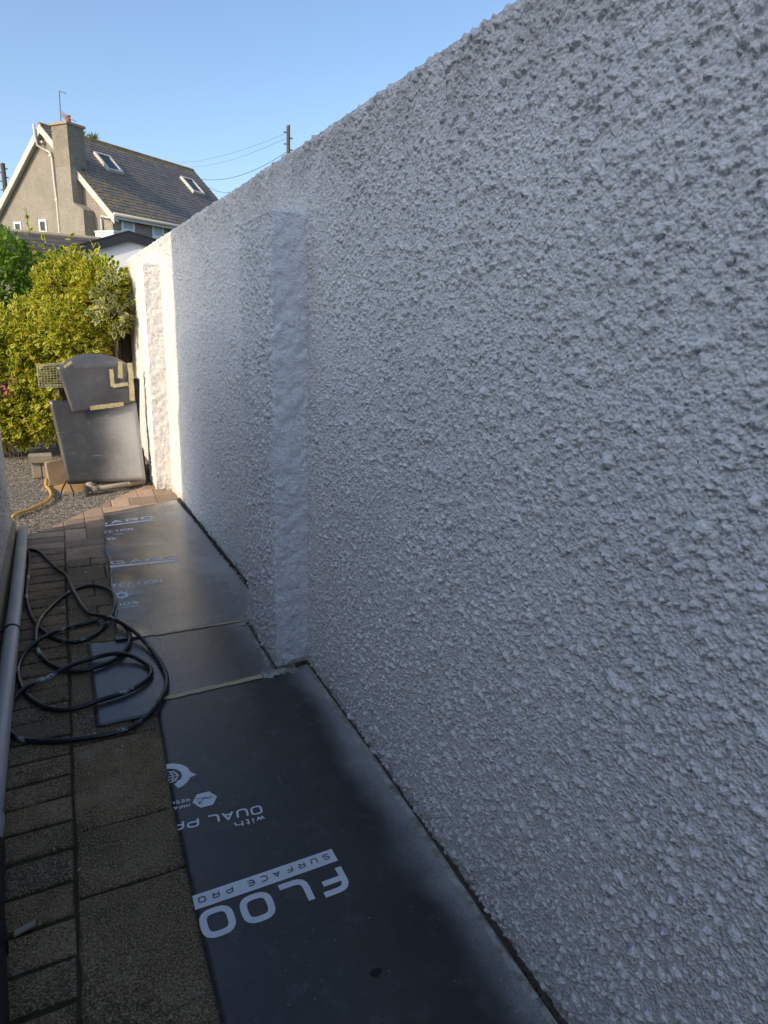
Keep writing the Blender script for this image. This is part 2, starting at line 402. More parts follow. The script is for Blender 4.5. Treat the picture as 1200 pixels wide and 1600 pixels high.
def m_leaf(name, stops, rough=.5, trans=.38):
    m, n, b = mat(name); a = N(n, 'ShaderNodeAttribute', attribute_name='rnd')
    oi = N(n, 'ShaderNodeObjectInfo')
    f = math_(n, 'FRACT', math_(n, 'ADD', a.outputs['Fac'], math_(n, 'MULTIPLY', oi.outputs['Random'], .97)))
    col = ramp(n, f, stops); L(n, col, b.inputs['Base Color']); b.inputs['Roughness'].default_value = rough
    b.inputs['Specular IOR Level'].default_value = .25
    tr = N(n, 'ShaderNodeBsdfTranslucent'); L(n, col, tr.inputs[0])
    mx = N(n, 'ShaderNodeMixShader'); mx.inputs[0].default_value = trans
    L(n, b.outputs[0], mx.inputs[1]); L(n, tr.outputs[0], mx.inputs[2]); L(n, mx.outputs[0], n.nodes['Material Output'].inputs[0]); return m
M['leaf_in'] = m_leaf('leaf_green', [(0, (.04, .10, .008)), (.5, (.15, .25, .016)), (.90, (.28, .34, .025)), (1, (.45, .38, .03))])
M['leaf_rim'] = m_leaf('leaf_margin', [(0, (.52, .55, .05)), (.5, (.72, .66, .07)), (.85, (.80, .72, .16)), (1, (.74, .52, .03))])
M['leaf_dust'] = m_leaf('leaf_overspray', [(0, (.06, .11, .03)), (.6, (.13, .18, .07)), (1, (.26, .29, .15))], .6, .1)
M['leaf_dust_rim'] = m_leaf('leaf_overspray_rim', [(0, (.40, .40, .13)), (1, (.58, .54, .26))], .6, .1)
M['leaf_bright'] = m_leaf('leaf_bright', [(0, (.06, .16, .010)), (.5, (.16, .34, .016)), (1, (.30, .42, .03))])
M['leaf_bright_rim'] = m_leaf('leaf_bright_rim', [(0, (.10, .20, .02)), (1, (.24, .33, .04))])
M['palm'] = m_leaf('palm_leaf', [(0, (.10, .16, .02)), (.6, (.20, .26, .04)), (1, (.32, .30, .07))])
def m_slate():
    m, n, b = mat('slate_roof'); uv = coords(n, 'UV')
    bt = N(n, 'ShaderNodeTexBrick'); L(n, uv, bt.inputs[0]); bt.offset = .5
    bt.inputs['Scale'].default_value = 1.; bt.inputs['Brick Width'].default_value = .30; bt.inputs['Row Height'].default_value = .2235
    bt.inputs['Mortar Size'].default_value = .006; bt.inputs['Color1'].default_value = (.145, .13, .118, 1); bt.inputs['Color2'].default_value = (.215, .19, .17, 1)
    bt.inputs['Mortar'].default_value = (.10, .095, .09, 1); bt.inputs['Bias'].default_value = -.1
    s = N(n, 'ShaderNodeSeparateXYZ'); L(n, uv, s.inputs[0])
    li = noise(n, uv, 5.5, 5, .7); pch = noise(n, uv, .9, 3, .5)
    zone = math_(n, 'MAXIMUM', math_(n, 'MULTIPLY', mapr(n, s.outputs[0], 6.5, .5), mapr(n, s.outputs[1], 5.2, 1.6)), mapr(n, s.outputs[1], 5.15, 5.45, 0., .8))
    lf = math_(n, 'MULTIPLY', mapr(n, li, .49, .57), math_(n, 'MULTIPLY', zone, mapr(n, pch, .30, .48)), True)
    lc = ramp(n, noise(n, uv, 11., 4), [(.3, (.16, .13, .05)), (.5, (.46, .27, .04)), (.7, (.26, .25, .16))])
    L(n, mixc(n, lf, bt.outputs['Color'], lc), b.inputs['Base Color']); b.inputs['Roughness'].default_value = .65
    return m
M['slate'] = m_slate()
M['ridge'] = plain('ridge_tile', (.26, .17, .07), .85, .5, 3.)
M['darkroof'] = plain('old_dark_slate', (.075, .07, .065), .8, .5, 2.5)
M['ground'] = plain('far_ground', (.10, .10, .06), .95, .4, .6)
M['mud'] = plain('mud_clod', (.03, .025, .018), .95, .3, 60.)

# ------------------------------------------------------------------ ground, gravel, paving
gb = MB(); gb.add([(-400, -200, -.06), (400, -200, -.06), (400, 900, -.06), (-400, 900, -.06)], [(0, 1, 2, 3)])
gb.build('ground', M['ground'], kind='structure')

# gravel yard beyond the paving: a gently uneven sheet
gx = np.arange(-6, 3.01, .05); gy = np.arange(3.9, 16, .05)
X, Y = np.meshgrid(gx, gy); Z = -.016 + .010 * (fbm(X / .5, Y / .5, 3, 3) - .45)
link('gravel_yard', grid_mesh('gravel_yard', np.stack([X, Y, Z], -1)), M['gravel'], kind='structure')

WALL_X0 = .829
def wall_x(y):
    y = np.asarray(y, float); return np.where(y < 2.85, WALL_X0, WALL_X0 - .034 * (y - 2.85))
def wall_top(y):
    y = np.asarray(y, float); return np.where(y < 2.85, 1.992, 1.992 - .0187 * (y - 2.85))

# paving: bed + every imprinted stone
PB0, PB1 = np.array([-.36, 4.53]), np.array([.60, 5.88])   # far boundary line of the paving
def clip_poly(poly, a, b):
    """keep the side to the right of a->b (2D)."""
    out = []; d = b - a; nrm = np.array([d[1], -d[0]])
    for i in range(len(poly)):
        p = np.asarray(poly[i]); q = np.asarray(poly[(i + 1) % len(poly)]); sp = np.dot(p - a, nrm); sq = np.dot(q - a, nrm)
        if sp >= 0: out.append(p)
        if sp * sq < 0: out.append(p + (q - p) * sp / (sp - sq))
    return out
bed = clip_poly([(-.36, -2.5), (.95, -2.5), (.95, 6.2), (-.36, 6.2)], PB0, PB1)
pav = MB().prism([(p[0], p[1], -.05) for p in bed], (0, 0, .039)).build('paving', M['joint'], kind='structure')
def inset(poly, d):
    n = len(poly); P = [np.asarray(p, float) for p in poly]; out = []
    for i in range(n):
        a, b, c = P[i - 1], P[i], P[(i + 1) % n]
        e1 = (b - a) / (np.linalg.norm(b - a) + 1e-9); e2 = (c - b) / (np.linalg.norm(c - b) + 1e-9)
        n1 = np.array([-e1[1], e1[0]]); n2 = np.array([-e2[1], e2[0]]); k = 1 + np.dot(n1, n2)
        out.append(b + (n1 + n2) * d / max(k, .35))
    return out
def area(p): return .5 * sum(p[i][0] * p[(i + 1) % len(p)][1] - p[(i + 1) % len(p)][0] * p[i][1] for i in range(len(p)))
NP = 0
def paver(poly, jj=(.0016, .0035)):
    global NP
    poly = clip_poly(poly, PB0, PB1)
    if len(poly) < 3: return
    q = [np.asarray(poly[0])]
    for p in poly[1:]:
        if np.linalg.norm(p - q[-1]) > .004: q.append(np.asarray(p))
    if np.linalg.norm(q[0] - q[-1]) < .004: q.pop()
    if len(q) < 3 or area(q) < .0012: return
    # wavy split edges
    w_ = []
    for i in range(len(q)):
        a, b = q[i], q[(i + 1) % len(q)]; ln = np.linalg.norm(b - a); k = max(1, int(ln / .05))
        nr = np.array([-(b - a)[1], (b - a)[0]]) / ln
        for j in range(k):
            t = j / k; w_.append(a + (b - a) * t + (nr * random.uniform(-.0022, .0032) if j else nr * 0))
    n = len(w_); j = random.uniform(*jj) * (1 if q[0][1] < 4.3 else .3)
    o = inset(w_, j); i1 = inset(w_, j + .0035); i2 = inset(w_, j + .010); z = random.uniform(-.0025, .001)
    tx, ty = random.uniform(-.008, .008), random.uniform(-.010, .010); c0 = np.mean(q, 0)
    def zz(p, dz): return z + dz + tx * (p[0] - c0[0]) + ty * (p[1] - c0[1])
    vs = [(p[0], p[1], -.030) for p in o] + [(p[0], p[1], zz(p, -.0055)) for p in o] + [(p[0], p[1], zz(p, -.0016)) for p in i1] + [(p[0], p[1], zz(p, 0)) for p in i2]
    fs = []
    for r in range(3):
        for i in range(n): fs.append((r * n + i, r * n + (i + 1) % n, (r + 1) * n + (i + 1) % n, (r + 1) * n + i))
    fs.append(tuple(range(3 * n, 4 * n)))
    MB().add(vs, fs).build('paver', M['paver'], pav); NP += 1
y = -.40
while y < 5.3:                                        # header course beside the old wall
    p = .115 + random.uniform(-.008, .008)
    s = random.uniform(-.004, .004)
    paver([(-.355, y - .006), (-.083 + .002 * random.random(), y + .004 + s), (-.083, y + p + .004), (-.355, y + p - .006)], (.0045, .0080)); y += p
rows = [-.4, .2, .62, 1.12, 1.50, 1.742, 2.17, 2.42, 2.66, 2.92, 3.10, 3.33, 3.47, 3.70, 3.94, 4.06, 4.30, 4.44, 4.70, 4.95, 5.18, 5.42, 5.66, 5.9]
for a, b in zip(rows[:-1], rows[1:]):
    xs = [-.083]
    if b <= 2.2: xs += [.30, .62, .86]
    else:
        x = -.083
        while x < .80:
            x += random.choice([.13, .20, .27, .33]); xs.append(min(x, .86))
    for c, d in zip(xs[:-1], xs[1:]):
        if d - c < .02: continue
        dy = random.uniform(-.004, .004)
        paver([(c, a + dy), (d, a + dy + .004), (d, b + dy + .004), (c, b + dy)])

# loose gravel stones lying on the yard
def pebbles(name, pts, r0, r1, label, cat, m, flat=.6):
    n = len(pts); base = np.array([(1, 0, 0), (-1, 0, 0), (0, 1, 0), (0, -1, 0), (0, 0, 1), (0, 0, -1)], float)
    F0 = np.array([(0, 2, 4), (2, 1, 4), (1, 3, 4), (3, 0, 4), (2, 0, 5), (1, 2, 5), (3, 1, 5), (0, 3, 5)])
    r = RNG.uniform(r0, r1, n) * RNG.uniform(.6, 1, n); th = RNG.uniform(0, 6.28, n)
    V = base[None] * (r[:, None, None] * RNG.uniform(.6, 1.25, (n, 6, 1))); V[:, :, 2] *= flat
    c, s = np.cos(th)[:, None], np.sin(th)[:, None]
    Vx = V[..., 0] * c - V[..., 1] * s; Vy = V[..., 0] * s + V[..., 1] * c
    V = np.stack([Vx, Vy, V[..., 2]], -1) + pts[:, None, :]
    F = (F0[None] + (np.arange(n) * 6)[:, None, None]).reshape(-1, 3)
    me = bulk_mesh(name, V.reshape(-1, 3), [F]); at = me.attributes.new('rnd', 'FLOAT', 'FACE'); at.data.foreach_set('value', np.repeat(RNG.random(n), 8).astype(np.float32))
    return link(name, me, m, label=label, cat=cat, kind='stuff')
P = np.stack([RNG.uniform(-1.1, .9, 26000), 4.35 + 4.4 * RNG.random(26000) ** 1.3, np.zeros(26000)], -1)
dl = (PB1 - PB0); k = (P[:, 0] - PB0[0]) * dl[1] - (P[:, 1] - PB0[1]) * dl[0]
P = P[(k < .012) & ~((P[:, 0] < -.36) & (P[:, 1] < 4.62))]; P[:, 2] = -.010
pebbles('gravel', P, .004, .010, 'loose sunlit gravel in the yard beyond the paving', 'gravel', M['pebble'])

# dark soil along the foot of the painted wall
ys = np.arange(.2, 5.25, .02); xs_ = np.linspace(-.055, .012, 9)
PX = wall_x(ys)[:, None] + xs_[None] ; PY = np.repeat(ys[:, None], 9, 1); PZ = .004 + .016 * (fbm(PX / .03, PY / .03, 8, 4) - .35) + .010 * (xs_[None] > -.02)
link('soil_strip', grid_mesh('soil_strip', np.stack([PX, PY, PZ], -1)), M['soil'], kind='stuff', label='dark soil strip at the foot of the white wall', cat='soil')
n_ = 1500; yy = RNG.uniform(.3, 5.2, n_); xx = wall_x(yy) - .020 + RNG.normal(0, .006, n_)
pebbles('soil_crumbs', np.stack([xx, yy, .012 + .006 * RNG.random(n_)], -1), .002, .008, 'crumbs of soil and render along the wall foot', 'debris', M['mud'], .8)

# ------------------------------------------------------------------ painted boundary wall (right)
wall = empty('boundary_wall', (WALL_X0, 0, 0), label='tall white painted roughcast wall running along the passage', cat='wall')
def wall_panel(y0, y1, dys, dz, seed, xf, zf, amp=1.0, cap=.2):
    """dys: spacing function of y; panel rises to zf(y) and wraps over the top."""
    ys = [y0]
    while ys[-1] < y1: ys.append(ys[-1] + dys(ys[-1]))
    ys = np.array(ys); nz = int(2.0 / dz)
    t = np.linspace(-.02, 1, nz); tc = np.linspace(0, 1, 14)[1:]
    Hh = zf(ys)[None, :] - .018
    Zv = t[:, None] * Hh; Yv = np.repeat(ys[None], nz, 0); Xv = np.repeat(xf(ys)[None], nz, 0)
    # rounded top arris then flat top
    r = .018; A = []
    for k in range(1, 7):
        a = k / 6 * math.pi / 2; A.append((r - r * math.cos(a), r * math.sin(a), -math.cos(a), math.sin(a)))
    for k in range(1, 12): A.append((r + cap * k / 11, r, 0, 1))
    A = np.array(A)
    Xt = xf(ys)[None] + A[:, 0:1]; Zt = Hh + A[:, 1:2]; Yt = np.repeat(ys[None], len(A), 0)
    NX = np.concatenate([np.full_like(Xv, -1.), np.repeat(A[:, 2:3], len(ys), 1)]); NZ = np.concatenate([np.zeros_like(Xv), np.repeat(A[:, 3:4], len(ys), 1)])
    X = np.concatenate([Xv, Xt]); Y = np.concatenate([Yv, Yt]); Z = np.concatenate([Zv, Zt])
    V = np.concatenate([Zv, Hh + np.cumsum(np.r_[.004, np.hypot(np.diff(A[:, 0]), np.diff(A[:, 1]))])[:, None]])
    h = roughcast(Y, V, seed, amp)
    edge = .003 * (fbm(Y / .05, Y * 0 + .3, 31, 3) - .5) * np.clip((V - 1.6) / .35, 0, 1)
    return np.stack([X + NX * h, Y, Z + NZ * h + edge], -1)[:, ::-1]
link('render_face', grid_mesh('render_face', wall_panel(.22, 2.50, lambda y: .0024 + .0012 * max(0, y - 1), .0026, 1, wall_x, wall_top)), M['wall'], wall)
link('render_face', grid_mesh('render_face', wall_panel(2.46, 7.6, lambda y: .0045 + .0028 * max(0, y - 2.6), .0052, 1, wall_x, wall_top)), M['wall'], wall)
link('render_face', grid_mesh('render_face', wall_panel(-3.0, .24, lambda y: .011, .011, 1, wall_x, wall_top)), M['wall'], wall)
cb = MB()
for a, b in ((-3.0, 2.85), (2.851, 7.6)):
    xa, xb = float(wall_x(a)) + .004, float(wall_x(b)) + .004; za, zb = float(wall_top(a)) - .004, float(wall_top(b)) - .004
    cb.hexa([(xa, a, -.05), (xa + .2, a, -.05), (xb + .2, b, -.05), (xb, b, -.05), (xa, a, za), (xa + .2, a, za), (xb + .2, b, zb), (xb, b, zb)])
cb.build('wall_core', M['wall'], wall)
def pilaster(y0, y1, xw, xf, ztop, seed, d=.0042, side='wall_smooth_skylit'):
    r = .004; prof = []           # (x, y, nx, ny) from the near wall junction round to the far one
    for x in np.arange(xw + .01, xf + r, -d): prof.append((x, y0, 0, -1, .41))
    for k in range(0, 6):
        a = k / 5 * math.pi / 2; prof.append((xf + r - r * math.sin(a), y0 + r - r * math.cos(a), -math.sin(a), -math.cos(a), .4))
    for y in np.arange(y0 + r + d, y1 - r, d): prof.append((xf, y, -1, 0, 1.15))
    for k in range(0, 6):
        a = k / 5 * math.pi / 2; prof.append((xf + r - r * math.cos(a), y1 - r + r * math.sin(a), -math.cos(a), math.sin(a), 1.))
    for x in np.arange(xf + r + d, xw + .01, d): prof.append((x, y1, 0, 1, 1.))
    A = np.array(prof); s = np.r_[0, np.cumsum(np.hypot(np.diff(A[:, 0]), np.diff(A[:, 1])))]
    zs = np.arange(.012, ztop - .02, d)
    Z = np.repeat(zs[:, None], len(A), 1); S = np.repeat(s[None], len(zs), 0)
    h = roughcast(S + 3.1, Z, seed) * A[None, :, 4] + .005 * (fbm(S / .06, Z / .06, seed + 9, 3) - .4) + .020 * (fbm(S / .030, Z / .034, seed + 4, 3) - .45) * (A[None, :, 4] <= .41)
    X = A[None, :, 0] + A[None, :, 2] * h; Y = A[None, :, 1] + A[None, :, 3] * h
    rows_ = [np.stack([X, Y, Z], -1)]
    n = 26
    for k in range(1, n + 1):                              # weathered top, falling outwards
        t = k / n; q = .006 * min(1, t * 9); inn = max(0, t - .06) / .94
        px = A[:, 0] + (xw + .012 - A[:, 0]) * inn; py = A[:, 1] + ((y0 + y1) / 2 - A[:, 1]) * .15 * inn
        hz = roughcast(px + 5, py + s * .2, seed + 3) * .9
        rows_.append(np.stack([px + A[:, 2] * .004 * (1 - inn), py, zs[-1] + .002 + q + .012 * inn + hz], -1)[None])
    Pm = np.concatenate(rows_)
    me = grid_mesh('pilaster', Pm); ncol = len(A) - 1; mi = np.zeros(len(me.polygons), np.int32).reshape(-1, ncol); mi[:, :int((A[:, 4] <= .41).sum()) - 4] = 1
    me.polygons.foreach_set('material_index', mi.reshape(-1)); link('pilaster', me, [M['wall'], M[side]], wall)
    MB().box(xf + .006, xw + .02, y0 + .006, y1 - .006, -.03, ztop - .03).build('pilaster_core', M['wall'], wall)
pilaster(2.41, 2.87, WALL_X0, .694, 1.77, 11)
pilaster(5.57, 5.98, .738, .610, 1.775, 23, .007, 'wall')

# ------------------------------------------------------------------ garden wall on the left and the house beyond it that shades the passage
gw = empty('garden_wall', (-.36, 4.6, 0), label='grey roughcast wall at the left edge of the passage', cat='wall')
ys = np.arange(1.9, 4.585, .0065); zs = np.arange(.12, 1.37, .006)
Yg, Zg = np.meshgrid(ys, zs); hg = roughcast(Yg, Zg, 51, .85)
link('render_face', grid_mesh('render_face', np.stack([-.372 + hg, Yg, Zg], -1)), M['wall_left'], gw)
MB().box(-.58, -.374, -7, 4.585, -.05, 1.375).build('wall_core', M['wall_left'], gw)
MB().box(-.60, -.352, -7.02, 4.602, -.05, .118).build('plinth', M['concrete'], gw)
MB().box(-.61, -.345, -7.02, 4.61, 1.377, 1.43).build('coping', M['concrete'], gw)
nb = empty('neighbour_house', (-3.4, 3.37, 0), label='tall rendered house outside the frame on the left that shades the passage', cat='house')
foot = [(-3.4, 3.37), (-10, -1.7), (-10, -8.5), (-3.4, -8.5)]
MB().prism([(x, y, -.05) for x, y in foot][::-1], (0, 0, 4.5)).build('wall', M['wall_left'], nb)
ev = [(-3.38, 3.36, 4.44), (-10.1, -1.75, 4.44), (-10.1, -8.6, 4.44), (-3.38, -8.6, 4.44)]; rd = [(-6.7, -2.5, 5.6), (-6.7, -6, 5.6)]
MB().add(ev + rd, [(3, 2, 1, 0), (0, 1, 4), (1, 2, 5, 4), (2, 3, 5), (3, 0, 4, 5)]).build('roof', M['darkroof'], nb)

# ------------------------------------------------------------------ lettering on the sheets
def rnd_corners(p, r, closed):
    n = len(p); out = []
    for i in range(n):
        b = np.asarray(p[i], float)
        if not closed and i in (0, n - 1): out.append(b); continue
        a = np.asarray(p[i - 1], float); c = np.asarray(p[(i + 1) % n], float)
        la, lc = np.linalg.norm(a - b), np.linalg.norm(c - b); k = min(r, la * .45, lc * .45)
        p0 = b + (a - b) / la * k; p2 = b + (c - b) / lc * k
        for t in (0, .25, .5, .75, 1): out.append((1 - t) ** 2 * p0 + 2 * t * (1 - t) * b + t * t * p2)
    return out
def stroke(p, wdt, closed):
    n = len(p); P = [np.asarray(q, float) for q in p]; Lf, Rt = [], []
    for i in range(n):
        a = P[i - 1] if (closed or i > 0) else None; c = P[(i + 1) % n] if (closed or i < n - 1) else None; b = P[i]
        d1 = (b - a) / np.linalg.norm(b - a) if a is not None else None; d2 = (c - b) / np.linalg.norm(c - b) if c is not None else None
        if d1 is None: d1 = d2
        if d2 is None: d2 = d1
        n1 = np.array([-d1[1], d1[0]]); n2 = np.array([-d2[1], d2[0]]); m = (n1 + n2) / max(1 + np.dot(n1, n2), .4)
        Lf.append(b + m * wdt / 2); Rt.append(b - m * wdt / 2)
    q = []
    for i in range(n if closed else n - 1):
        j = (i + 1) % n; q.append([Lf[i], Rt[i], Rt[j], Lf[j]])
    return q
GL = {
 'F': ([((0, 0), (0, 1), (1, 1)), ((.02, .52), (.88, .52))], []), 'L': ([((0, 1), (0, 0), (1, 0))], []), 'O': ([], [((0, 0), (0, 1), (1, 1), (1, 0))]),
 'S': ([((1, 1), (0, 1), (0, .5), (1, .5), (1, 0), (0, 0))], []), 'U': ([((0, 1), (0, 0), (1, 0), (1, 1))], []),
 'R': ([((0, 0), (0, 1), (1, 1), (1, .42), (0, .42)), ((.55, .42), (1, 0))], []), 'A': ([((0, 0), (.5, 1), (1, 0)), ((.22, .3), (.78, .3))], []),
 'C': ([((1, 1), (0, 1), (0, 0), (1, 0))], []), 'E': ([((1, 1), (0, 1), (0, 0), (1, 0)), ((0, .5), (.92, .5))], []),
 'P': ([((0, 0), (0, 1), (1, 1), (1, .38), (0, .38))], []), 'D': ([], [((0, 0), (0, 1), (1, 1), (1, 0))]), 'T': ([((0, 1), (1, 1)), ((.5, 0), (.5, 1))], []),
 'I': ([((.5, 0), (.5, 1))], []), 'N': ([((0, 0), (0, 1), (1, 0), (1, 1))], []), 'G': ([((1, 1), (0, 1), (0, 0), (1, 0), (1, .5), (.45, .5))], []),
 'M': ([((0, 0), (0, 1), (.5, .4), (1, 1), (1, 0))], []), 'W': ([((0, 1), (.25, 0), (.5, .9), (.75, 0), (1, 1))], []),
 'w': ([((0, .65), (.25, 0), (.5, .6), (.75, 0), (1, .65))], []), 'i': ([((.5, 0), (.5, .65)), ((.5, .85), (.5, 1))], []),
 't': ([((.25, 1), (.25, 0), (.9, 0)), ((0, .66), (.9, .66))], []), 'h': ([((0, 0), (0, 1)), ((0, .62), (1, .62), (1, 0))], []),
 '1': ([((.5, 0), (.5, 1), (.2, .85))], []), '0': ([], [((0, 0), (0, 1), (1, 1), (1, 0))]),
 '%': ([((.1, 0), (.9, 1))], [((0, .6), (0, 1), (.35, 1), (.35, .6)), ((.65, 0), (.65, .4), (1, .4), (1, 0))]),
 'Y': ([((0, 1), (.5, .5), (1, 1)), ((.5, 0), (.5, .5))], []), 'B': ([((0, .5), (1, .5))], [((0, 0), (0, 1), (1, 1), (1, 0))]),
 'V': ([((0, 1), (.5, 0), (1, 1))], []), ' ': ([], [])}
NARROW = {'I': .35, 'i': .35, '1': .5, 't': .6, ' ': .25}
def letters(txt, org, hgt, wid, gap, ang, sw=.16, r=.3):
    """2-D quads of a word; org = start of the baseline, ang = reading direction."""
    out = []; x = 0; c, s = math.cos(ang), math.sin(ang)
    for ch in txt:
        w_ = wid * NARROW.get(ch, 1)
        op, cl = GL[ch]; th = sw * hgt
        for closed, lst in ((False, op), (True, cl)):
            for pl in lst:
                pts = [(x + th / 2 + (w_ - th) * a, th / 2 + (hgt - th) * b_) for a, b_ in pl]
                rr = r * hgt if ch not in 'AWVNMwY%1' else .02 * hgt
                for q in stroke(rnd_corners(pts, rr, closed), th, closed):
                    out.append([np.array([org[0] + c * p[0] - s * p[1], org[1] + s * p[0] + c * p[1]]) for p in q])
        x += w_ + gap
    return out
def word(txt, org, hgt, wid, gap, ang, sw, par, zf, xl, m, lift):
    x = 0
    for ch in txt:
        w_ = wid * NARROW.get(ch, 1)
        if ch != ' ': prints(letters(ch, (org[0] + math.cos(ang) * x, org[1] + math.sin(ang) * x), hgt, wid, gap, ang, sw), par, zf, xl, m, lift, 'letter')
        x += w_ + gap
def prints(polys, parent, zf, xl, m, lift=.0012, name='lettering', **k):
    mb = MB()
    for q in polys:
        if area(q) < 0: q = q[::-1]
        # clip at the cut edge of the sheet
        o = []
        for i in range(len(q)):
            a, b_ = q[i], q[(i + 1) % len(q)]; da, db = a[0] - xl(a[1]), b_[0] - xl(b_[1])
            if da >= 0: o.append(a)
            if da * db < 0: o.append(a + (b_ - a) * da / (da - db))
        if len(o) < 3: continue
        mb.add([(p[0], p[1], zf(p[0], p[1]) + lift) for p in o], [tuple(range(len(o)))])
    if mb.v: return mb.build(name, m, parent, **k)
def disc(c, r, n=28, ex=1.): return [np.array([c[0] + r * ex * math.cos(2 * math.pi * i / n), c[1] + r * math.sin(2 * math.pi * i / n)]) for i in range(n)]
def ring(c, r0, r1, a0, a1, n=20):
    o = []
    for i in range(n):
        t0, t1 = a0 + (a1 - a0) * i / n, a0 + (a1 - a0) * (i + 1) / n
        o.append([np.array([c[0] + r * math.cos(t), c[1] + r * math.sin(t)]) for r, t in ((r0, t0), (r1, t0), (r1, t1), (r0, t1))])
    return o
def rect(x0, x1, y0, y1, ang=0, org=None, seg=.03):
    n = max(1, int(abs(x1 - x0) / seg)); o = []; c, s = math.cos(ang), math.sin(ang); og = org or ((x0 + x1) / 2, (y0 + y1) / 2)
    for i in range(n):
        a, b_ = x0 + (x1 - x0) * i / n, x0 + (x1 - x0) * (i + 1) / n
        o.append([np.array([og[0] + c * (p - og[0]) - s * (q - og[1]), og[1] + s * (p - og[0]) + c * (q - og[1])]) for p, q in ((a, y0), (b_, y0), (b_, y1), (a, y1))])
    return o

# ------------------------------------------------------------------ protection sheets on the ground
def sheet(name, xl, xr, yb, yt, zf, nx, ny, m, th=.0035, **k):
    """grid between left/right edge curves (functions of t) and bottom/top curves (functions of s)."""
    s = np.linspace(0, 1, nx); t = np.linspace(0, 1, ny); S, T = np.meshgrid(s, t)
    Yg = yb(S) + (yt(S) - yb(S)) * T; Xg = xl(Yg) + (xr(Yg) - xl(Yg)) * S
    Zg = zf(Xg, Yg)
    top = np.stack([Xg, Yg, Zg], -1).reshape(-1, 3); bot = top - [0, 0, th]; n = nx * ny
    i = (np.arange(ny - 1)[:, None] * nx + np.arange(nx - 1)[None]).reshape(-1)
    q = np.stack([i, i + 1, i + 1 + nx, i + nx], -1); q2 = q[:, ::-1] + n
    bd = np.concatenate([np.arange(nx), nx * np.arange(1, ny) + nx - 1, n - 2 - np.arange(nx - 1), nx * np.arange(ny - 2, 0, -1)])
    bn = np.roll(bd, -1); sd = np.stack([bd, bd + n, bn + n, bn], -1)
    me = bulk_mesh(name, np.concatenate([top, bot]), [np.concatenate([q, q2, sd])], smooth=False)
    pf = np.zeros(len(me.polygons), bool); pf[:len(q)] = True; me.polygons.foreach_set('use_smooth', pf)
    return link(name, me, m, **k)
def interp(pts):
    a = np.array(pts); return lambda y: np.interp(y, a[:, 0], a[:, 1])
def strip(a, b, wdt, zf, parent, m, lift=.0018, n=14, jag=.25, name='masking_tape'):
    a = np.asarray(a, float); b = np.asarray(b, float); d = (b - a) / np.linalg.norm(b - a); nr = np.array([-d[1], d[0]])
    vs = []; fs = []
    for i in range(n + 1):
        p = a + (b - a) * i / n; j0, j1 = [random.uniform(-jag, jag) * wdt * .5 for _ in (0, 1)]
        for q in (p + nr * (wdt / 2 + j0), p - nr * (wdt / 2 + j1)): vs.append((q[0], q[1], float(zf(q[0], q[1])) + lift + random.uniform(0, .0012)))
    for i in range(n): fs.append((2 * i, 2 * i + 1, 2 * i + 3, 2 * i + 2))
    return MB().add(vs, fs).build(name, m, parent, smooth=True)
# near sheet
n_l = interp([(-.6, .165), (1.05, .177), (1.3, .176), (1.75, .182), (2.346, .207)])
n_r = interp([(-.6, .806), (.3, .804), (.77, .806), (1.25, .814), (1.7, .818), (2.1, .814), (2.4, .812)])
def z_near(x, y): return .0115 + .0022 * np.sin(2.1 * y + 3 * x) + .0015 * np.sin(7 * x + 1.3 * y) + .010 * np.clip((np.asarray(x) - .72) / .08, 0, 1) ** 2
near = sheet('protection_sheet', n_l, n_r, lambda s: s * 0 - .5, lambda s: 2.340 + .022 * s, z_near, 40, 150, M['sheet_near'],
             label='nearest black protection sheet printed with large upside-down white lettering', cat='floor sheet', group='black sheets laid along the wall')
T = math.pi + .025
nl = lambda y: float(n_l(y))
W_ = lambda t, o, h, wd, gp, ang=T, sw=.16, m=M['print'], nm='lettering', lift=.0012, zf=z_near, xl=nl, par=near: word(t, o, h, wd, gp, ang, sw, par, zf, xl, m, lift)
W_('FLOO', (.551, 1.338), .086, .081, .0165, T, .20)
prints(rect(.10, .551, 1.350, 1.395, .03, (.551, 1.372)), near, z_near, nl, M['print'], name='printed_bar')
W_('SURFACE PROTEC', (.535, 1.383), .0185, .0185, .0158, math.pi + .030, .16, M['print_dark'], 'lettering', .0019)
W_('DUAL PROT', (.420, 1.637), .036, .034, .007, math.pi - .10, .17)
W_('with', (.416, 1.5925), .024, .024, .005, math.pi - .055, .17)
W_('IMPACT', (.229, 1.724), .014, .0115, .003, math.pi - .06, .2)
W_('RESISTANT', (.2315, 1.748), .014, .0115, .003, math.pi - .06, .2)
prints([disc((.272, 1.724), .036, 6)], near, z_near, nl, M['print'], name='hexagon_mark')
prints(sum([stroke([np.array(p) for p in pl], .0026, False) for pl in (((.297, 1.728), (.248, 1.735)), ((.272, 1.731), (.252, 1.712)), ((.272, 1.731), (.288, 1.720)), ((.252, 1.712), (.262, 1.711)), ((.252, 1.712), (.253, 1.721)))], []), near, z_near, nl, M['print_dark'], .0019, 'hexagon_symbol')
cc = (.186, 1.868)
prints(ring(cc, .042, .068, -1.25, 2.6), near, z_near, nl, M['print'], name='recycling_ring')
prints([[np.array([cc[0] + .066, cc[1] + .004]), np.array([cc[0] + .046, cc[1] - .030]), np.array([cc[0] + .084, cc[1] - .020])],
        [np.array([cc[0] + .020, cc[1] - .030]), np.array([cc[0] + .050, cc[1] - .018]), np.array([cc[0] + .036, cc[1] - .052])]], near, z_near, nl, M['print'], name='recycling_arrow')
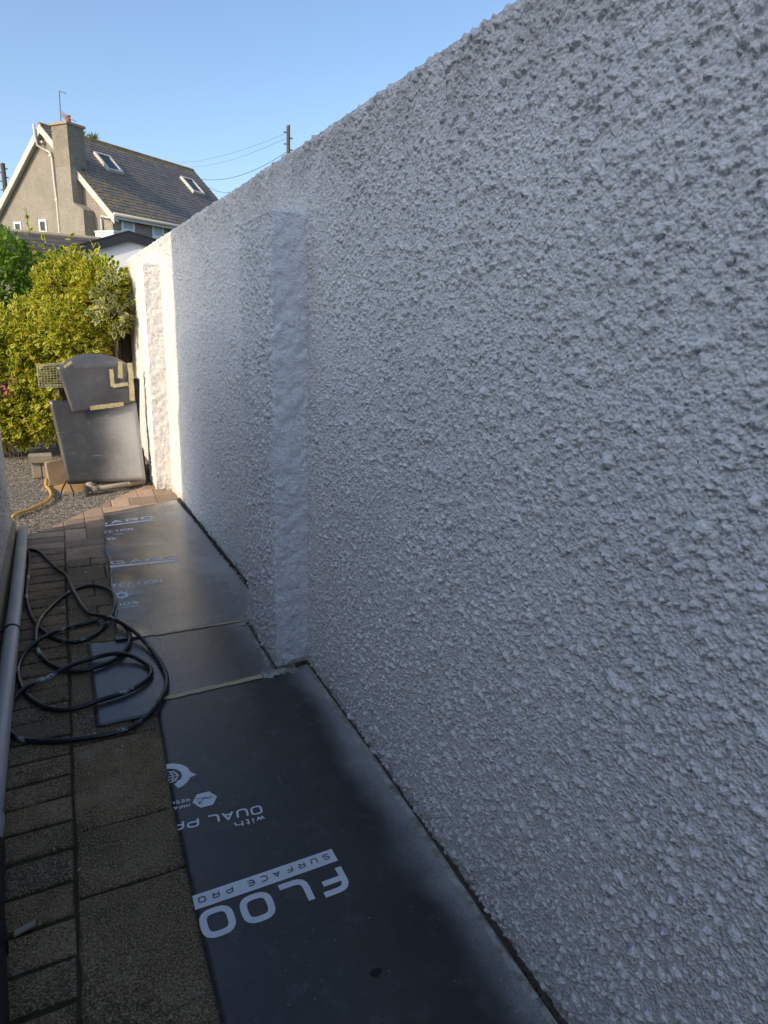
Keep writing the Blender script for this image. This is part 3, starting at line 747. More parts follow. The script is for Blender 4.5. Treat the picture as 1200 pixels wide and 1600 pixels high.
prints(sum([ring(cc, r - .0035, r, -1.5, 2.2, 10) for r in (.030,)], []) + sum([stroke([np.array([cc[0] + .0 + k, cc[1] - .026]), np.array([cc[0] + k * 1.7, cc[1]]), np.array([cc[0] + k, cc[1] + .026])], .003, False) for k in (.0, .009, .018)], [])
       + sum([stroke([np.array([cc[0], cc[1] + k]), np.array([cc[0] + .027, cc[1] + k])], .003, False) for k in (-.013, 0, .013)], []), near, z_near, nl, M['print'], name='globe_mark')
strip((.222, 2.333), (.615, 2.346), .026, z_near, near, M['tape'], .0022)
strip((.62, 2.346), (.76, 2.352), .05, z_near, near, M['tape_painted'], .0022, jag=.6)
for a, b_ in ((.35, .80), (.82, 1.30), (1.32, 1.86), (1.88, 2.33)):
    strip((float(n_r(a)) - .013, a), (float(n_r(b_)) - .011, b_), .015, z_near, near, M['tape_painted'], .0016, 22, .45)
# middle sheet
m_l = interp([(2.2, -.004), (2.95, -.006)]); m_r = interp([(2.2, .69), (2.39, .69), (2.41, .686), (2.95, .684)])
def z_mid(x, y): return .0065 + .0012 * np.sin(5 * x + 2 * y) + .006 * np.clip((.05 - np.asarray(x)) / .06, 0, 1) * np.clip((np.asarray(y) - 2.8) / .1, 0, 1)
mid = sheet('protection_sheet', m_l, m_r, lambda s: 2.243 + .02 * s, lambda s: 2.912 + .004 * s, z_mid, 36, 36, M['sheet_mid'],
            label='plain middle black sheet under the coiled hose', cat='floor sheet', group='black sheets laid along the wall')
strip((.668, 2.43), (.672, 2.86), .014, z_mid, mid, M['tape_painted'], .0022, 14, .5)
# far sheet
f_l = interp([(2.86, .112), (2.9, .105), (3.2, .124), (3.58, .133), (3.9, .150), (4.0, .146), (4.15, .138), (4.3, .150), (4.5, .152), (4.75, .175), (4.97, .166), (5.3, .166)])
f_r = interp([(2.86, .684), (2.93, .684), (2.97, .785), (3.42, .795), (4.0, .772), (4.6, .745), (5.22, .716), (5.4, .71)])
def z_far(x, y):
    x = np.asarray(x); y = np.asarray(y)
    return .0115 + .004 * np.sin(3.2 * y + 1.0) * np.clip((.45 - x) / .3, 0, 1) + .0035 * np.sin(5.2 * y + 4 * x) + .012 * np.exp(-((y - 4.16) / .05) ** 2) * np.clip((.5 - x) / .35, 0, 1) + .010 * np.clip((.24 - x) / .1, 0, 1) * np.clip(np.sin(9 * y + 1), 0, 1) - .0095 * np.clip((2.92 - y) / .03, 0, 1) * 0
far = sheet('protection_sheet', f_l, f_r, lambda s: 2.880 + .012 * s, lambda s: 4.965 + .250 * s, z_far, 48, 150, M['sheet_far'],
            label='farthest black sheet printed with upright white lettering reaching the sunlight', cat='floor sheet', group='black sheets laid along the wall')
fl = lambda y: float(f_l(y)); kf = dict(zf=z_far, xl=fl, par=far)
W_('GARD', (.150, 3.858), .056, .078, .019, -.012, .2, **kf)
prints(rect(.10, .517, 3.803, 3.836, -.03, (.33, 3.82)), far, z_far, fl, M['print'], name='printed_bar')
W_('TECTION', (.128, 3.494), .050, .036, .005, .02, .17, **kf)
prints(ring((.171, 3.404), .016, .034, 0, 6.283, 24) + [[np.array([.171 + a * math.cos(t + d), 3.404 + a * math.sin(t + d)]) for a, d in ((.032, -.16), (.043, -.10), (.043, .10), (.032, .16))] for t in [k * math.pi / 4 for k in range(8)]], far, z_far, fl, M['print'], name='gear_mark')
W_('WATER', (.212, 3.412), .015, .0115, .0025, .05, .2, **kf)
W_('PROOF', (.212, 3.391), .015, .0115, .0025, .05, .2, **kf)
W_('100%', (.108, 3.275), .038, .032, .007, -.02, .19, **kf)
W_('RECYCLABLE', (.133, 3.246), .014, .009, .0016, -.02, .22, **kf)
W_('GARD', (.105, 4.690), .066, .082, .019, .09, .2, **kf)
prints(rect(.12, .482, 4.650, 4.676, .09, (.18, 4.655)), far, z_far, fl, M['print'], name='printed_bar')
W_('TECTION', (.112, 4.497), .048, .030, .005, .05, .17, **kf)
W_('PROOF', (.20, 4.440), .016, .012, .0025, .05, .2, **kf)
prints(ring((.185, 4.350), .012, .028, 0, 6.283, 18), far, z_far, fl, M['print'], name='gear_mark')
strip((.27, 2.884), (.675, 2.893), .012, z_far, far, M['tape'], .002)
strip((.19, 4.975), (.55, 5.145), .014, z_far, far, M['tape'], .002)
strip((.655, 2.84), (.70, 2.95), .04, z_far, far, M['tape_painted'], .002, 8, .6)
strip((.765, 3.28), (.772, 3.70), .016, z_far, far, M['tape_painted'], .0018, 10, .7)
# clod of mud on the near sheet
def clod(p, r, label):
    bm = bmesh.new(); bmesh.ops.create_icosphere(bm, subdivisions=3, radius=r)
    for v in bm.verts:
        k = 1 + .5 * (random.random() - .5); v.co = Vector((v.co.x * k * 1.3, v.co.y * k * .8, abs(v.co.z) * .55 * k))
    me = bpy.data.meshes.new('mud_clod'); bm.to_mesh(me); bm.free()
    o = link('mud_clod', me, M['mud'], label=label, cat='mud'); o.location = p; return o
clod((.513, 1.019, float(z_near(.513, 1.019)) - .002), .011, 'small dark clod of mud on the nearest black sheet')

# ------------------------------------------------------------------ hose coil
hp = [(145, 78), (152, 130), (150, 200), (138, 290), (130, 360), (140, 440), (165, 510), (200, 565), (255, 620), (330, 665), (440, 687), (560, 655), (640, 600), (700, 530), (735, 430), (705, 360), (620, 315), (530, 312), (430, 350), (330, 420), (250, 510), (205, 600), (195, 690), (225, 770), (290, 830), (380, 870), (480, 885), (600, 865), (720, 820), (790, 760), (830, 680), (800, 610), (730, 565), (640, 553), (520, 565), (400, 600), (290, 655), (200, 710), (120, 770), (78, 850), (80, 930), (120, 1020), (200, 1090), (300, 1130), (420, 1135), (560, 1105), (700, 1065), (830, 1020), (930, 960), (972, 900), (945, 850), (850, 805), (740, 795), (600, 805), (470, 845), (350, 900), (230, 950), (130, 1010), (50, 1075), (5, 1150), (-5, 1230), (35, 1300), (100, 1335), (250, 1347), (400, 1340), (560, 1320), (700, 1295), (850, 1250), (970, 1170), (1040, 1080), (1076, 980), (1060, 890), (1010, 800), (930, 710), (830, 640), (740, 590), (640, 550), (550, 500), (480, 410), (435, 330), (410, 250), (330, 190), (270, 130), (215, 80), (150, 68)]
HR = .0094
pw = np.array([G(10 + a / 4.2857, 840 + b_ / 4.2857, .02)[:2] for a, b_ in hp])
def catmull(P, m=10):
    P = np.concatenate([[2 * P[0] - P[1]], P, [2 * P[-1] - P[-2]]]); out = []
    for i in range(1, len(P) - 2):
        for t in np.linspace(0, 1, m, endpoint=False):
            out.append(.5 * (2 * P[i] + (P[i + 1] - P[i - 1]) * t + (2 * P[i - 1] - 5 * P[i] + 4 * P[i + 1] - P[i + 2]) * t * t + (3 * P[i] - P[i - 1] - 3 * P[i + 1] + P[i + 2]) * t ** 3))
    out.append(P[-2]); return np.array(out)
hc = catmull(pw, 8)
for _ in range(6): hc[1:-1] = .25 * hc[:-2] + .5 * hc[1:-1] + .25 * hc[2:]
def floor_z(x, y):
    z = 0.
    if 2.24 <= y <= 2.92 and -.006 <= x <= .69: z = .0095
    if y <= 2.36 and x >= n_l(y): z = .015
    if y >= 2.88 and x >= f_l(y): z = .020
    return z
def smooth_z(z, k):
    ker = np.hanning(k + 2)[1:-1]; ker /= ker.sum(); return np.convolve(np.pad(z, k // 2, mode='edge'), ker, 'valid')[:len(z)]
hz = np.array([floor_z(*p) + HR for p in hc]); arc = np.r_[0, np.cumsum(np.hypot(*np.diff(hc, axis=0).T))]
for i in range(len(hc)):
    d = np.hypot(hc[:i, 0] - hc[i, 0], hc[:i, 1] - hc[i, 1]); ok = (d < 2.2 * HR) & (arc[i] - arc[:i] > .12)
    if ok.any(): hz[i] = max(hz[i], hz[:i][ok].max() + 2.05 * HR)
hz = np.maximum(smooth_z(smooth_z(np.array([hz[max(0, i - 3):i + 4].max() for i in range(len(hz))]), 17), 17), np.array([floor_z(*p) + HR for p in hc]))
MB().tube(np.column_stack([hc, hz]), HR, 10).build('spray_hose', M['hose'], smooth=True, label='black hose lying in loose coils splashed with white paint', cat='hose')

# ------------------------------------------------------------------ pipes beside the old wall
pp = empty('drain_pipe', (-.31, 1.62, 0), label='long grey plastic pipe lying along the left wall', cat='pipe')
pa, pb = np.array([-.318, 4.60, .052]), np.array([-.283, 1.78, .050])
pl = [pa + (pb - pa) * t + np.array([.003 * math.sin(5 * t), 0, 0]) for t in np.linspace(0, 1, 14)]
MB().tube(pl, .030, 20).build('pipe_barrel', M['pipe'], pp, True)
tq = pa + (pb - pa) * ((4.60 - 3.06) / (4.60 - 1.78))
MB().tube([tq + np.array([0, .007, 0]), tq - np.array([0, .007, 0])], .0335, 20).build('clip', M['blackpl'], pp, True)
MB().tube([tq + np.array([-.03, 0, .004]), tq + np.array([-.062, 0, .006])], .005, 8).build('clip_screw', M['blackpl'], pp, True)
MB().tube([pb + np.array([0, .04, 0]), pb, pb - np.array([0, .05, .004]), pb - np.array([0, .12, .01])], [.0315, .033, .027, .013], 16).build('reducer', M['pipe'], pp, True)
for y in (2.2, 3.5, 4.4):
    t = (4.60 - y) / (4.60 - 1.78); q = pa + (pb - pa) * t
    MB().box(q[0] - .03, q[0] + .018, y - .02, y + .02, -.012, q[2] - .029).build('support_block', M['concrete'], pp)
bp = empty('black_drain_pipe', (-.31, .6, 0), label='black plastic pipe at the bottom left edge', cat='pipe')
MB().tube([(-.292, 1.70, .052), (-.276, 1.42, .052), (-.252, 1.16, .052), (-.215, .75, .052)], .048, 20).build('pipe_barrel', M['blackpl'], bp, True)
MB().tube([(-.2755, 1.41, .052), (-.2705, 1.36, .052)], .053, 20).build('collar', M['blackpl'], bp, True)
# small chip of slate on the header course
ch = MB(); ch.prism([(-.215, 1.452, .002), (-.172, 1.468, .002), (-.174, 1.452, .002), (-.216, 1.438, .002)], (0, 0, .006))
ch.build('stone_chip', M['concrete'], label='pale stone chip on the dark paving near the black pipe', cat='stone')

# ------------------------------------------------------------------ wheelie bin behind its cover sheets
binr = empty('wheelie_bin', (.27, 6.2, 0), label='black wheelie bin hidden behind grey cover sheets', cat='bin')
b = MB(); b.hexa([(.03, 5.93, .07), (.52, 5.93, .07), (.52, 6.42, .07), (.03, 6.42, .07), (.0, 5.89, .86), (.565, 5.89, .86), (.565, 6.52, .86), (.0, 6.52, .86)])
b.build('body', M['binplastic'], binr)
b = MB(); n = 10; lid = []
for i in range(n + 1):
    t = i / n; lid.append((-.01 + .585 * t, .865 + .075 * math.sin(math.pi * t)))
vs = [(x, 5.90, z) for x, z in lid] + [(x, 6.55, z) for x, z in lid]
fs = [(i, i + 1, n + 2 + i, n + 1 + i) for i in range(n)] + [tuple(range(n + 1))[::-1], tuple(range(n + 1, 2 * n + 2))]
b.add(vs, fs).build('lid', M['binplastic'], binr)
for x in (-.03, .56):
    wh = MB().tube([(x, 6.45, .10), (x + .05, 6.45, .10)], .10, 18).build('wheel', M['blackpl'], binr)
MB().tube([(.02, 6.60, .82), (.55, 6.60, .82)], .015, 8).build('handle', M['binplastic'], binr)

def panel(name, pts, parent, m, n=18, bulge=.008, th=.004, **k):
    """bilinear panel through 4 corners TL TR BR BL with slight buckling."""
    tl, tr, br, bl = [np.asarray(p, float) for p in pts]; s = np.linspace(0, 1, n); S, T = np.meshgrid(s, s); S = S[..., None]; T = T[..., None]
    P = (tl * (1 - S) + tr * S) * (1 - T) + (bl * (1 - S) + br * S) * T
    nr = np.cross(tr - tl, bl - tl); nr /= np.linalg.norm(nr)
    P = P + nr * (bulge * (np.sin(2.6 * S + 4 * T) * np.sin(math.pi * T)))
    q = P.reshape(-1, 3); i = (np.arange(n - 1)[:, None] * n + np.arange(n - 1)[None]).reshape(-1)
    f = np.stack([i, i + 1, i + 1 + n, i + n], -1); N_ = n * n
    bd = np.concatenate([np.arange(n), n * np.arange(1, n) + n - 1, N_ - 2 - np.arange(n - 1), n * np.arange(n - 2, 0, -1)]); bn = np.roll(bd, -1)
    back = q + np.array([0, th, 0])
    me = bulk_mesh(name, np.concatenate([q, back]), [np.concatenate([f, f[:, ::-1] + N_, np.stack([bd, bd + N_, bn + N_, bn], -1)])])
    pf = np.zeros(len(me.polygons), bool); pf[:len(f)] = True; me.polygons.foreach_set('use_smooth', pf)
    return link(name, me, m, parent, **k)
lower = panel('cover_sheet', [onY(76, 625, 5.86), onY(213, 630, 5.88), onY(228, 750, 5.74), onY(106, 757, 5.73)], None, M['sheet_bin'],
              label='large lower grey cover sheet leaning upright against the bin', cat='cover sheet')
cov = empty('cover_sheet', tuple(onY(150, 620, 5.84)), label='upper grey cover sheet bent over the top of the bin with yellow tape', cat='cover sheet')
A = {k: onY(px, py, y) for k, px, py, y in (('tl', 88, 573, 5.86), ('tr', 205, 567, 5.865), ('br', 212, 629, 5.855), ('bl', 113, 646, 5.80))}
flap = panel('front_flap', [A['tl'], A['tr'], A['br'], A['bl']], cov, M['sheet_flap'], bulge=.006)
# curved hood from the flap's top edge back over the lid
n = 22; S = np.linspace(0, 1, n); rows_ = []
for t in np.linspace(0, 1, 12):
    fr = A['tl'][None] * (1 - S[:, None]) + A['tr'][None] * S[:, None]
    pk0, pkm, pk1 = onY(92, 574, 6.02), onY(150, 552.5, 6.12), onY(208, 577, 6.05)
    c1 = 2 * pkm - .5 * (pk0 + pk1); ar = (1 - S[:, None]) ** 2 * pk0 + 2 * S[:, None] * (1 - S[:, None]) * c1 + S[:, None] ** 2 * pk1
    e = math.sin(t * math.pi / 2); ar[:, 2] = (pk0[2] + (pk1[2] - pk0[2]) * S) + (pkm[2] - .5 * (pk0[2] + pk1[2])) * (1 - np.abs(2 * S - 1) ** 2.5); P = fr * (1 - t) + ar * t; P[:, 2] = fr[:, 2] * (1 - e) + ar[:, 2] * e; rows_.append(P)
bk = rows_[-1].copy(); bk[:, 1] += .4; bk[:, 2] -= .02; rows_.append(bk)
link('hood', grid_mesh('hood', np.array(rows_)), M['sheet_flap'], cov)
def tape3(a, b_, wdt, y0, y1, parent, n=8, m='tape'):
    a = onY(*a, y0); b2 = onY(*b_, y1); d = b2 - a; d /= np.linalg.norm(d); nr = np.cross(d, [0, 1, 0]); nr /= np.linalg.norm(nr); vs = []; fs = []
    for i in range(n + 1):
        p = a + (b2 - a) * i / n + np.array([0, random.uniform(-.003, 0), 0])
        vs += [tuple(p + nr * wdt * (.5 + random.uniform(-.06, .06))), tuple(p - nr * wdt * (.5 + random.uniform(-.06, .06)))]
    for i in range(n): fs.append((2 * i, 2 * i + 1, 2 * i + 3, 2 * i + 2))
    MB().add(vs, fs).build('masking_tape', M[m], parent)
ty = 5.835
tape3((141, 638), (193, 631), .034, 5.80, 5.835, cov); tape3((188, 565), (188, 591), .034, ty, ty, cov)
tape3((174, 577), (176, 604), .030, ty, ty, cov); tape3((176, 603), (200, 600), .028, ty, ty, cov); tape3((203, 567), (207, 626), .038, ty, 5.82, cov, 12, 'tape')
tape3((100, 574), (112, 565), .02, 5.84, 5.86, cov)
# wire basket behind the flap
wb = empty('wire_basket', tuple(onY(75, 605, 6.0)), label='small wire basket sticking out left of the covered bin', cat='basket')
c0, c1, c2, c3 = onY(58, 573, 6.02), onY(102, 568, 6.02), onY(104, 605, 6.02), onY(61, 605, 6.02)
b = MB(); b.tube([c0, c1, c2, c3, c0], .0035, 6); b.build('rim', M['wirebasket'], wb)
dv = np.array([0, .16, 0]); b = MB(); b.tube([c0 + dv, c1 + dv, c2 + dv, c3 + dv, c0 + dv], .003, 6)
for c in (c0, c1, c2, c3): b.tube([c, c + dv], .003, 5)
b.build('back_rim', M['wirebasket'], wb)
for i in range(1, 9):
    t = i / 9; b = MB(); l, r_ = c0 * (1 - t) + c3 * t, c1 * (1 - t) + c2 * t; b.tube([l + dv, l, r_, r_ + dv], .0016, 5); b.build('wire', M['wirebasket'], wb)
for i in range(1, 9):
    t = i / 9; b = MB(); u_, d_ = c0 * (1 - t) + c1 * t, c3 * (1 - t) + c2 * t; b.tube([u_ + dv, u_, d_, d_ + dv], .0014, 5); b.build('wire', M['wirebasket'], wb)
# waste pipe with elbow on the ground in front of the bin
wp = empty('waste_pipe', (.3, 5.62, 0), label='short pale waste pipe with an elbow below the bin cover', cat='pipe')
e0 = G(146, 765, .03); e1 = G(226, 752, .03)
MB().tube([e0, e0 * .5 + e1 * .5, e1], .022, 14).build('pipe_barrel', M['waste'], wp, True)
MB().tube([e0 + np.array([.03, 0, 0]), e0, e0 + np.array([-.022, .008, .012]), e0 + np.array([-.028, .03, .05])], [.027, .028, .028, .027], 14).build('elbow', M['waste'], wp, True)
MB().tube([e0 * .35 + e1 * .65, e0 * .3 + e1 * .7], .0265, 14).build('coupling', M['waste'], wp, True)

# ------------------------------------------------------------------ stones, hoses and sand left of the bin
def block(name, c, sz, rz, m, label, cat, tilt=0., grp=None):
    bm = bmesh.new(); bmesh.ops.create_cube(bm, size=1.0); bmesh.ops.scale(bm, vec=sz, verts=bm.verts)
    bmesh.ops.bevel(bm, geom=list(bm.edges), offset=min(sz) * .09, segments=2, affect='EDGES')
    for v in bm.verts: v.co += Vector([random.uniform(-1, 1) * min(sz) * .03 for _ in range(3)])
    me = bpy.data.meshes.new(name); bm.to_mesh(me); bm.free()
    o = link(name, me, m, label=label, cat=cat, group=grp); o.location = c; o.rotation_euler = (tilt, tilt * .6, rz); return o
q = G(66, 745); hgt = .165
block('concrete_block', (q[0] - .038, q[1] + .05, .055), (.075, .10, .135), .05, M['concrete'], 'left upright concrete block under the flat stone cap', 'block')
block('concrete_block', (q[0] + .042, q[1] + .05, .055), (.075, .10, .135), -.06, M['concrete'], 'right upright concrete block under the flat stone cap', 'block')
block('flat_stone', (q[0], q[1] + .05, .156), (.185, .15, .062), .04, M['concrete'], 'flat stone cap lying on two concrete blocks', 'stone')
q = G(90, 760)
block('stone_slab', (q[0], q[1] + .10, .085), (.135, .09, .22), .2, M['brick'], 'tall tan stone leaning beside the covered bin', 'stone', -.12)
block('brick', (q[0] + .12, q[1] + .16, .04), (.10, .20, .10), -.3, M['brick'], 'tan brick partly hidden behind the bin cover', 'brick')
block('timber_offcut', tuple(G(135, 766, .03)), (.028, .07, .075), .2, M['wood_pole'], 'dark timber offcut standing by the waste pipe elbow', 'timber')
gx = np.linspace(-1, 1, 26); X, Y = np.meshgrid(gx, gx); rr_ = np.sqrt(X * X + Y * Y) + .25 * (fbm(X * 2 + 3, Y * 2, 5) - .5); q = G(108, 765)
Zs = -.022 + .035 * np.clip(1 - rr_, 0, 1)
link('sand_heap', grid_mesh('sand_heap', np.stack([q[0] + .25 * X, q[1] + .20 + .32 * Y, Zs], -1)), M['sand'], label='spilt orange sand under the left edge of the bin cover', cat='sand', kind='stuff')
yh = empty('garden_hose', tuple(G(55, 790)), label='yellow garden hose with a grey end curving over the gravel', cat='hose')
yp = catmull(np.array([np.r_[G(px, py, .012)[:2]] for px, py in ((20, 807), (28, 802), (45, 796), (62, 789), (74, 782), (80, 775), (78, 766), (72, 759), (74, 752), (80, 745))]), 6)
MB().tube(np.column_stack([yp, np.full(len(yp), .012) + np.linspace(0, .03, len(yp)) ** 1.0 * (np.arange(len(yp)) > len(yp) * .8)]), .0125, 10).build('hose_line', M['yhose'], yh, True)
e = yp[-1]; q1 = G(101, 724, 0); tip = np.array([e[0], e[1], .035]); up_ = onY(101, 722, e[1] + .05)
MB().tube([tip, tip * .5 + up_ * .5 + np.array([0, 0, -.01]), up_], .011, 10).build('hose_end', M['aerial'], yh, True)
for pts, lab in ((((94, 780), (97, 765), (104, 752)), 'thin black tube curving up left of the sand heap'), (((115, 777), (114, 768), (110, 758)), 'thin grey tube curving up beside the waste pipe elbow')):
    g0 = G(*pts[0]); P_ = [g0 + np.array([0, 0, .005]), onY(*pts[1], g0[1] + .02), onY(*pts[2], g0[1] + .08)]
    cc_ = catmull(np.array(P_), 6); MB().tube(cc_, .006, 8).build('thin_tube', M['blackpl'], smooth=True, label=lab, cat='tube', group='thin tubes by the bin')

# ------------------------------------------------------------------ shrubs
def leaf_tpl(L_, W_, fold=.18, curl=.15):
    u = np.array([0, .16, .42, .70, 1, .70, .42, .16]); s = np.array([0, .62, 1, .78, 0, -.78, -1, -.62]) * .5
    o = np.stack([s * W_, u * L_, np.abs(s) * W_ * fold * 2 - curl * L_ * (u - .35) ** 2], -1)
    c = np.array([0, .5 * L_, 0]); i = c + (o - c) * np.array([.58, .74, 1]); i[:, 2] = o[:, 2] * .85 + .0008
    return np.concatenate([o, i])
LF_RING = np.array([(k, (k + 1) % 8, 8 + (k + 1) % 8, 8 + k) for k in range(8)])
LF_IN = np.array([(8, 9, 10, 11), (8, 11, 12, 12), (8, 12, 13, 15)])
def leaf_mats(n, outw, rng):
    """random leaf frames: y axis = growth direction, z = face normal."""
    y = outw + rng.normal(0, .55, (n, 3)); y /= np.linalg.norm(y, axis=1)[:, None]
    z = np.array([0, 0, .75]) + outw * .5 + rng.normal(0, .45, (n, 3)) ; z -= y * (z * y).sum(1)[:, None]; z /= np.linalg.norm(z, axis=1)[:, None] + 1e-9
    return np.stack([np.cross(y, z), y, z], -1)
def crown_points(blobs, nshoot, per, rng, spread, shell=.72):
    pos, out = [], []
    wts = np.array([b[3] * b[4] * b[5] for b in blobs]) ** .67; wts = wts / wts.sum()
    for b, w_ in zip(blobs, wts):
        n = max(1, int(nshoot * w_)); d = rng.normal(size=(n, 3)); d[:, 1] -= .55; d /= np.linalg.norm(d, axis=1)[:, None]
        rad = shell + (1.06 - shell) * rng.random(n) ** .6; rad *= .82 + .36 * fbm(d[:, 0] * 2.3 + 5, d[:, 2] * 2.3 + b[0] * 3, 77, 3)
        c = np.array(b[:3]) + d * rad[:, None] * np.array(b[3:])
        up = d + np.array([0, -.1, .35]); up /= np.linalg.norm(up, axis=1)[:, None]
        for k in range(per):
            pos.append(c + rng.normal(0, spread, (n, 3)) - up * (spread * 1.4 * rng.random((n, 1)))); out.append(up)
    return np.concatenate(pos), np.concatenate(out)
def leaf_faces(n):
    b = (np.arange(n) * 16)[:, None, None]; R_ = (LF_RING[None] + b).reshape(-1, 4)
    I_ = (np.arange(8, 16)[None] + (np.arange(n) * 16)[:, None]); return R_, I_
def build_crown(name, pos, out, L_, W_, mats, parent, rng, smin=.7, smax=1.15):
    n = len(pos); Fm = leaf_mats(n, out, rng); sc_ = rng.uniform(smin, smax, n); tp = leaf_tpl(L_, W_)
    V = np.einsum('nij,kj->nki', Fm, tp) * sc_[:, None, None] + pos[:, None]
    R_, I_ = leaf_faces(n)
    me = bulk_mesh(name, V.reshape(-1, 3), [R_, I_], np.r_[np.ones(len(R_)), np.zeros(len(I_))])
    at = me.attributes.new('rnd', 'FLOAT', 'FACE'); r = rng.random(n); at.data.foreach_set('value', np.r_[np.repeat(r, 8), r].astype(np.float32))
    return link(name, me, mats, parent, kind='stuff')
def shrub(name, base, blobs, nshoot, per, L_, W_, mats, seed, label, single=0, stems=(), sprigs=(), grp=None, spread=.03):
    rng = np.random.default_rng(seed); t = empty(name, base, label=label, cat='shrub', group=grp)
    pos, out = crown_points(blobs, nshoot, per, rng, spread)
    keep = pos[:, 2] > .03; pos, out = pos[keep], out[keep]
    for (s0, s1) in sprigs:
        s0, s1 = np.asarray(s0), np.asarray(s1); k = 9
        for i in range(k):
            f = .25 + .75 * i / k; pos = np.r_[pos, [s0 + (s1 - s0) * f]]; a = i * 2.4; out = np.r_[out, [[math.cos(a) * .8, math.sin(a) * .8, .75]]]
        MB().tube([s0, s1], [.004, .002], 5).build('stem', M['bark'], t)
    if single:
        # the leaves nearest the viewer are objects of their own, sharing one mesh
        ahead = pos[:, 1] - .9 * out[:, 1] * .05; idx = np.argsort(ahead + .12 * rng.random(len(pos)))[:single * 3]; idx = rng.choice(idx, single, replace=False)
        tp = leaf_tpl(L_, W_); R_, I_ = leaf_faces(1)
        me = bulk_mesh('leaf', tp, [R_, I_], np.r_[np.ones(8), [0]]); 
        for m in mats: me.materials.append(m)
        Fm = leaf_mats(len(idx), out[idx], rng)
        for j, i in enumerate(idx):
            o = bpy.data.objects.new('leaf', me); COL.objects.link(o); o.parent = t
            mw = Matrix([[*(Fm[j][r] * 1.0), 0] for r in range(3)] + [[0, 0, 0, 1]]); s = rng.uniform(.85, 1.15)
            o.matrix_parent_inverse = Matrix.Translation(-Vector(base)); o.matrix_basis = Matrix.Translation(Vector(pos[i])) @ mw @ Matrix.Scale(s, 4)
        msk = np.ones(len(pos), bool); msk[idx] = False; pos, out = pos[msk], out[msk]
    build_crown('crown', pos, out, L_, W_, mats, t, rng)
    for st in stems: MB().tube([np.array(p) for p in st[0]], st[1], 8).build('trunk', M['bark'], t, True)
    return t
LV = [M['leaf_in'], M['leaf_rim']]
shrub('variegated_shrub', (-.05, 7.75, 0), [(.18, 7.75, 1.50, .40, .40, .42), (-.20, 7.8, 1.06, .38, .40, .42), (.42, 7.35, 1.52, .26, .28, .38), (.15, 7.4, 1.2, .34, .26, .30), (-.6, 7.9, .80, .42, .5, .55)], 1800, 7, .068, .038, LV, 3,
      'large variegated green and yellow shrub towering over the covered bin', 260,
      [(((-.05, 7.8, 0), (-.02, 7.8, .5), (.06, 7.75, 1.1), (.1, 7.7, 1.7)), [.04, .034, .025, .012]), (((-.1, 7.85, 0), (-.25, 7.8, .7), (-.4, 7.8, 1.4)), [.03, .024, .01])],
      [((-.16, 7.6, 1.7), (-.18, 7.5, 2.30)), ((-.05, 7.6, 1.8), (-.06, 7.5, 2.10)), ((.16, 7.5, 1.75), (.18, 7.45, 2.10)), ((.34, 7.4, 1.75), (.36, 7.35, 2.02)), ((.26, 7.4, 1.7), (.25, 7.35, 2.0))])
shrub('variegated_shrub', (-.42, 7.35, 0), [(-.42, 7.42, .52, .36, .30, .40), (-.72, 7.5, .55, .4, .35, .5), (-.20, 7.25, .42, .16, .20, .26)], 680, 7, .066, .040, LV, 4,
      'low variegated shrub at ground level beside the gravel', 40, [(((-.42, 7.45, 0), (-.4, 7.45, .5)), [.02, .01])])
shrub('overspray_shrub', (.50, 7.05, 0), [(.50, 7.10, 1.58, .20, .16, .20), (.46, 7.0, 1.36, .15, .12, .14)], 50, 6, .072, .044, [M['leaf_dust'], M['leaf_dust_rim']], 5,
      'pale leafy shrub branch touching the end of the white wall', 0, [(((.50, 7.3, 0), (.50, 7.25, .8), (.49, 7.15, 1.6)), [.02, .016, .008])])
shrub('green_shrub', (-.85, 9.8, 0), [(-.52, 9.8, 1.56, .46, .5, .74), (-.10, 9.9, 1.40, .42, .45, .66), (-.75, 9.9, 1.50, .40, .5, .84), (-.35, 9.8, .95, .55, .5, .6)], 2000, 7, .062, .034, [M['leaf_bright'], M['leaf_bright_rim']], 6,
      'bright green small-leaved hedge behind the variegated shrub at far left', 0, [(((-.85, 9.9, 0), (-.8, 9.9, 1.2)), [.05, .02])],
      [((-.55, 9.7, 2.0), (-.57, 9.6, 2.35)), ((-.2, 9.7, 1.7), (-.2, 9.6, 2.05))])
fl_ = empty('flowering_plant', tuple(G(10, 700)), label='pink flowering plant at the left edge below the shrub', cat='plant')
rng = np.random.default_rng(9); b = MB()
for i in range(26):
    px, py = rng.uniform(2, 24), rng.uniform(588, 622); c = onY(px, py, 7.15 + .08 * rng.random())
    for k in range(5):
        a = k * 1.257 + rng.random(); d = np.array([math.cos(a), -.3, math.sin(a)]) * .013; e = np.array([-math.sin(a), 0, math.cos(a)]) * .007
        b.add([c, c + d * .6 + e, c + d, c + d * .6 - e], [(0, 1, 2, 3)])
b.build('blossom', M['petal'], fl_, kind='stuff')
b = MB()
for k in range(7): 
    c = onY(rng.uniform(0, 22), rng.uniform(590, 615), 7.2); b.tube([(c[0], 7.25, 0), c], .004, 5)
b.build('stem', M['bark'], fl_)

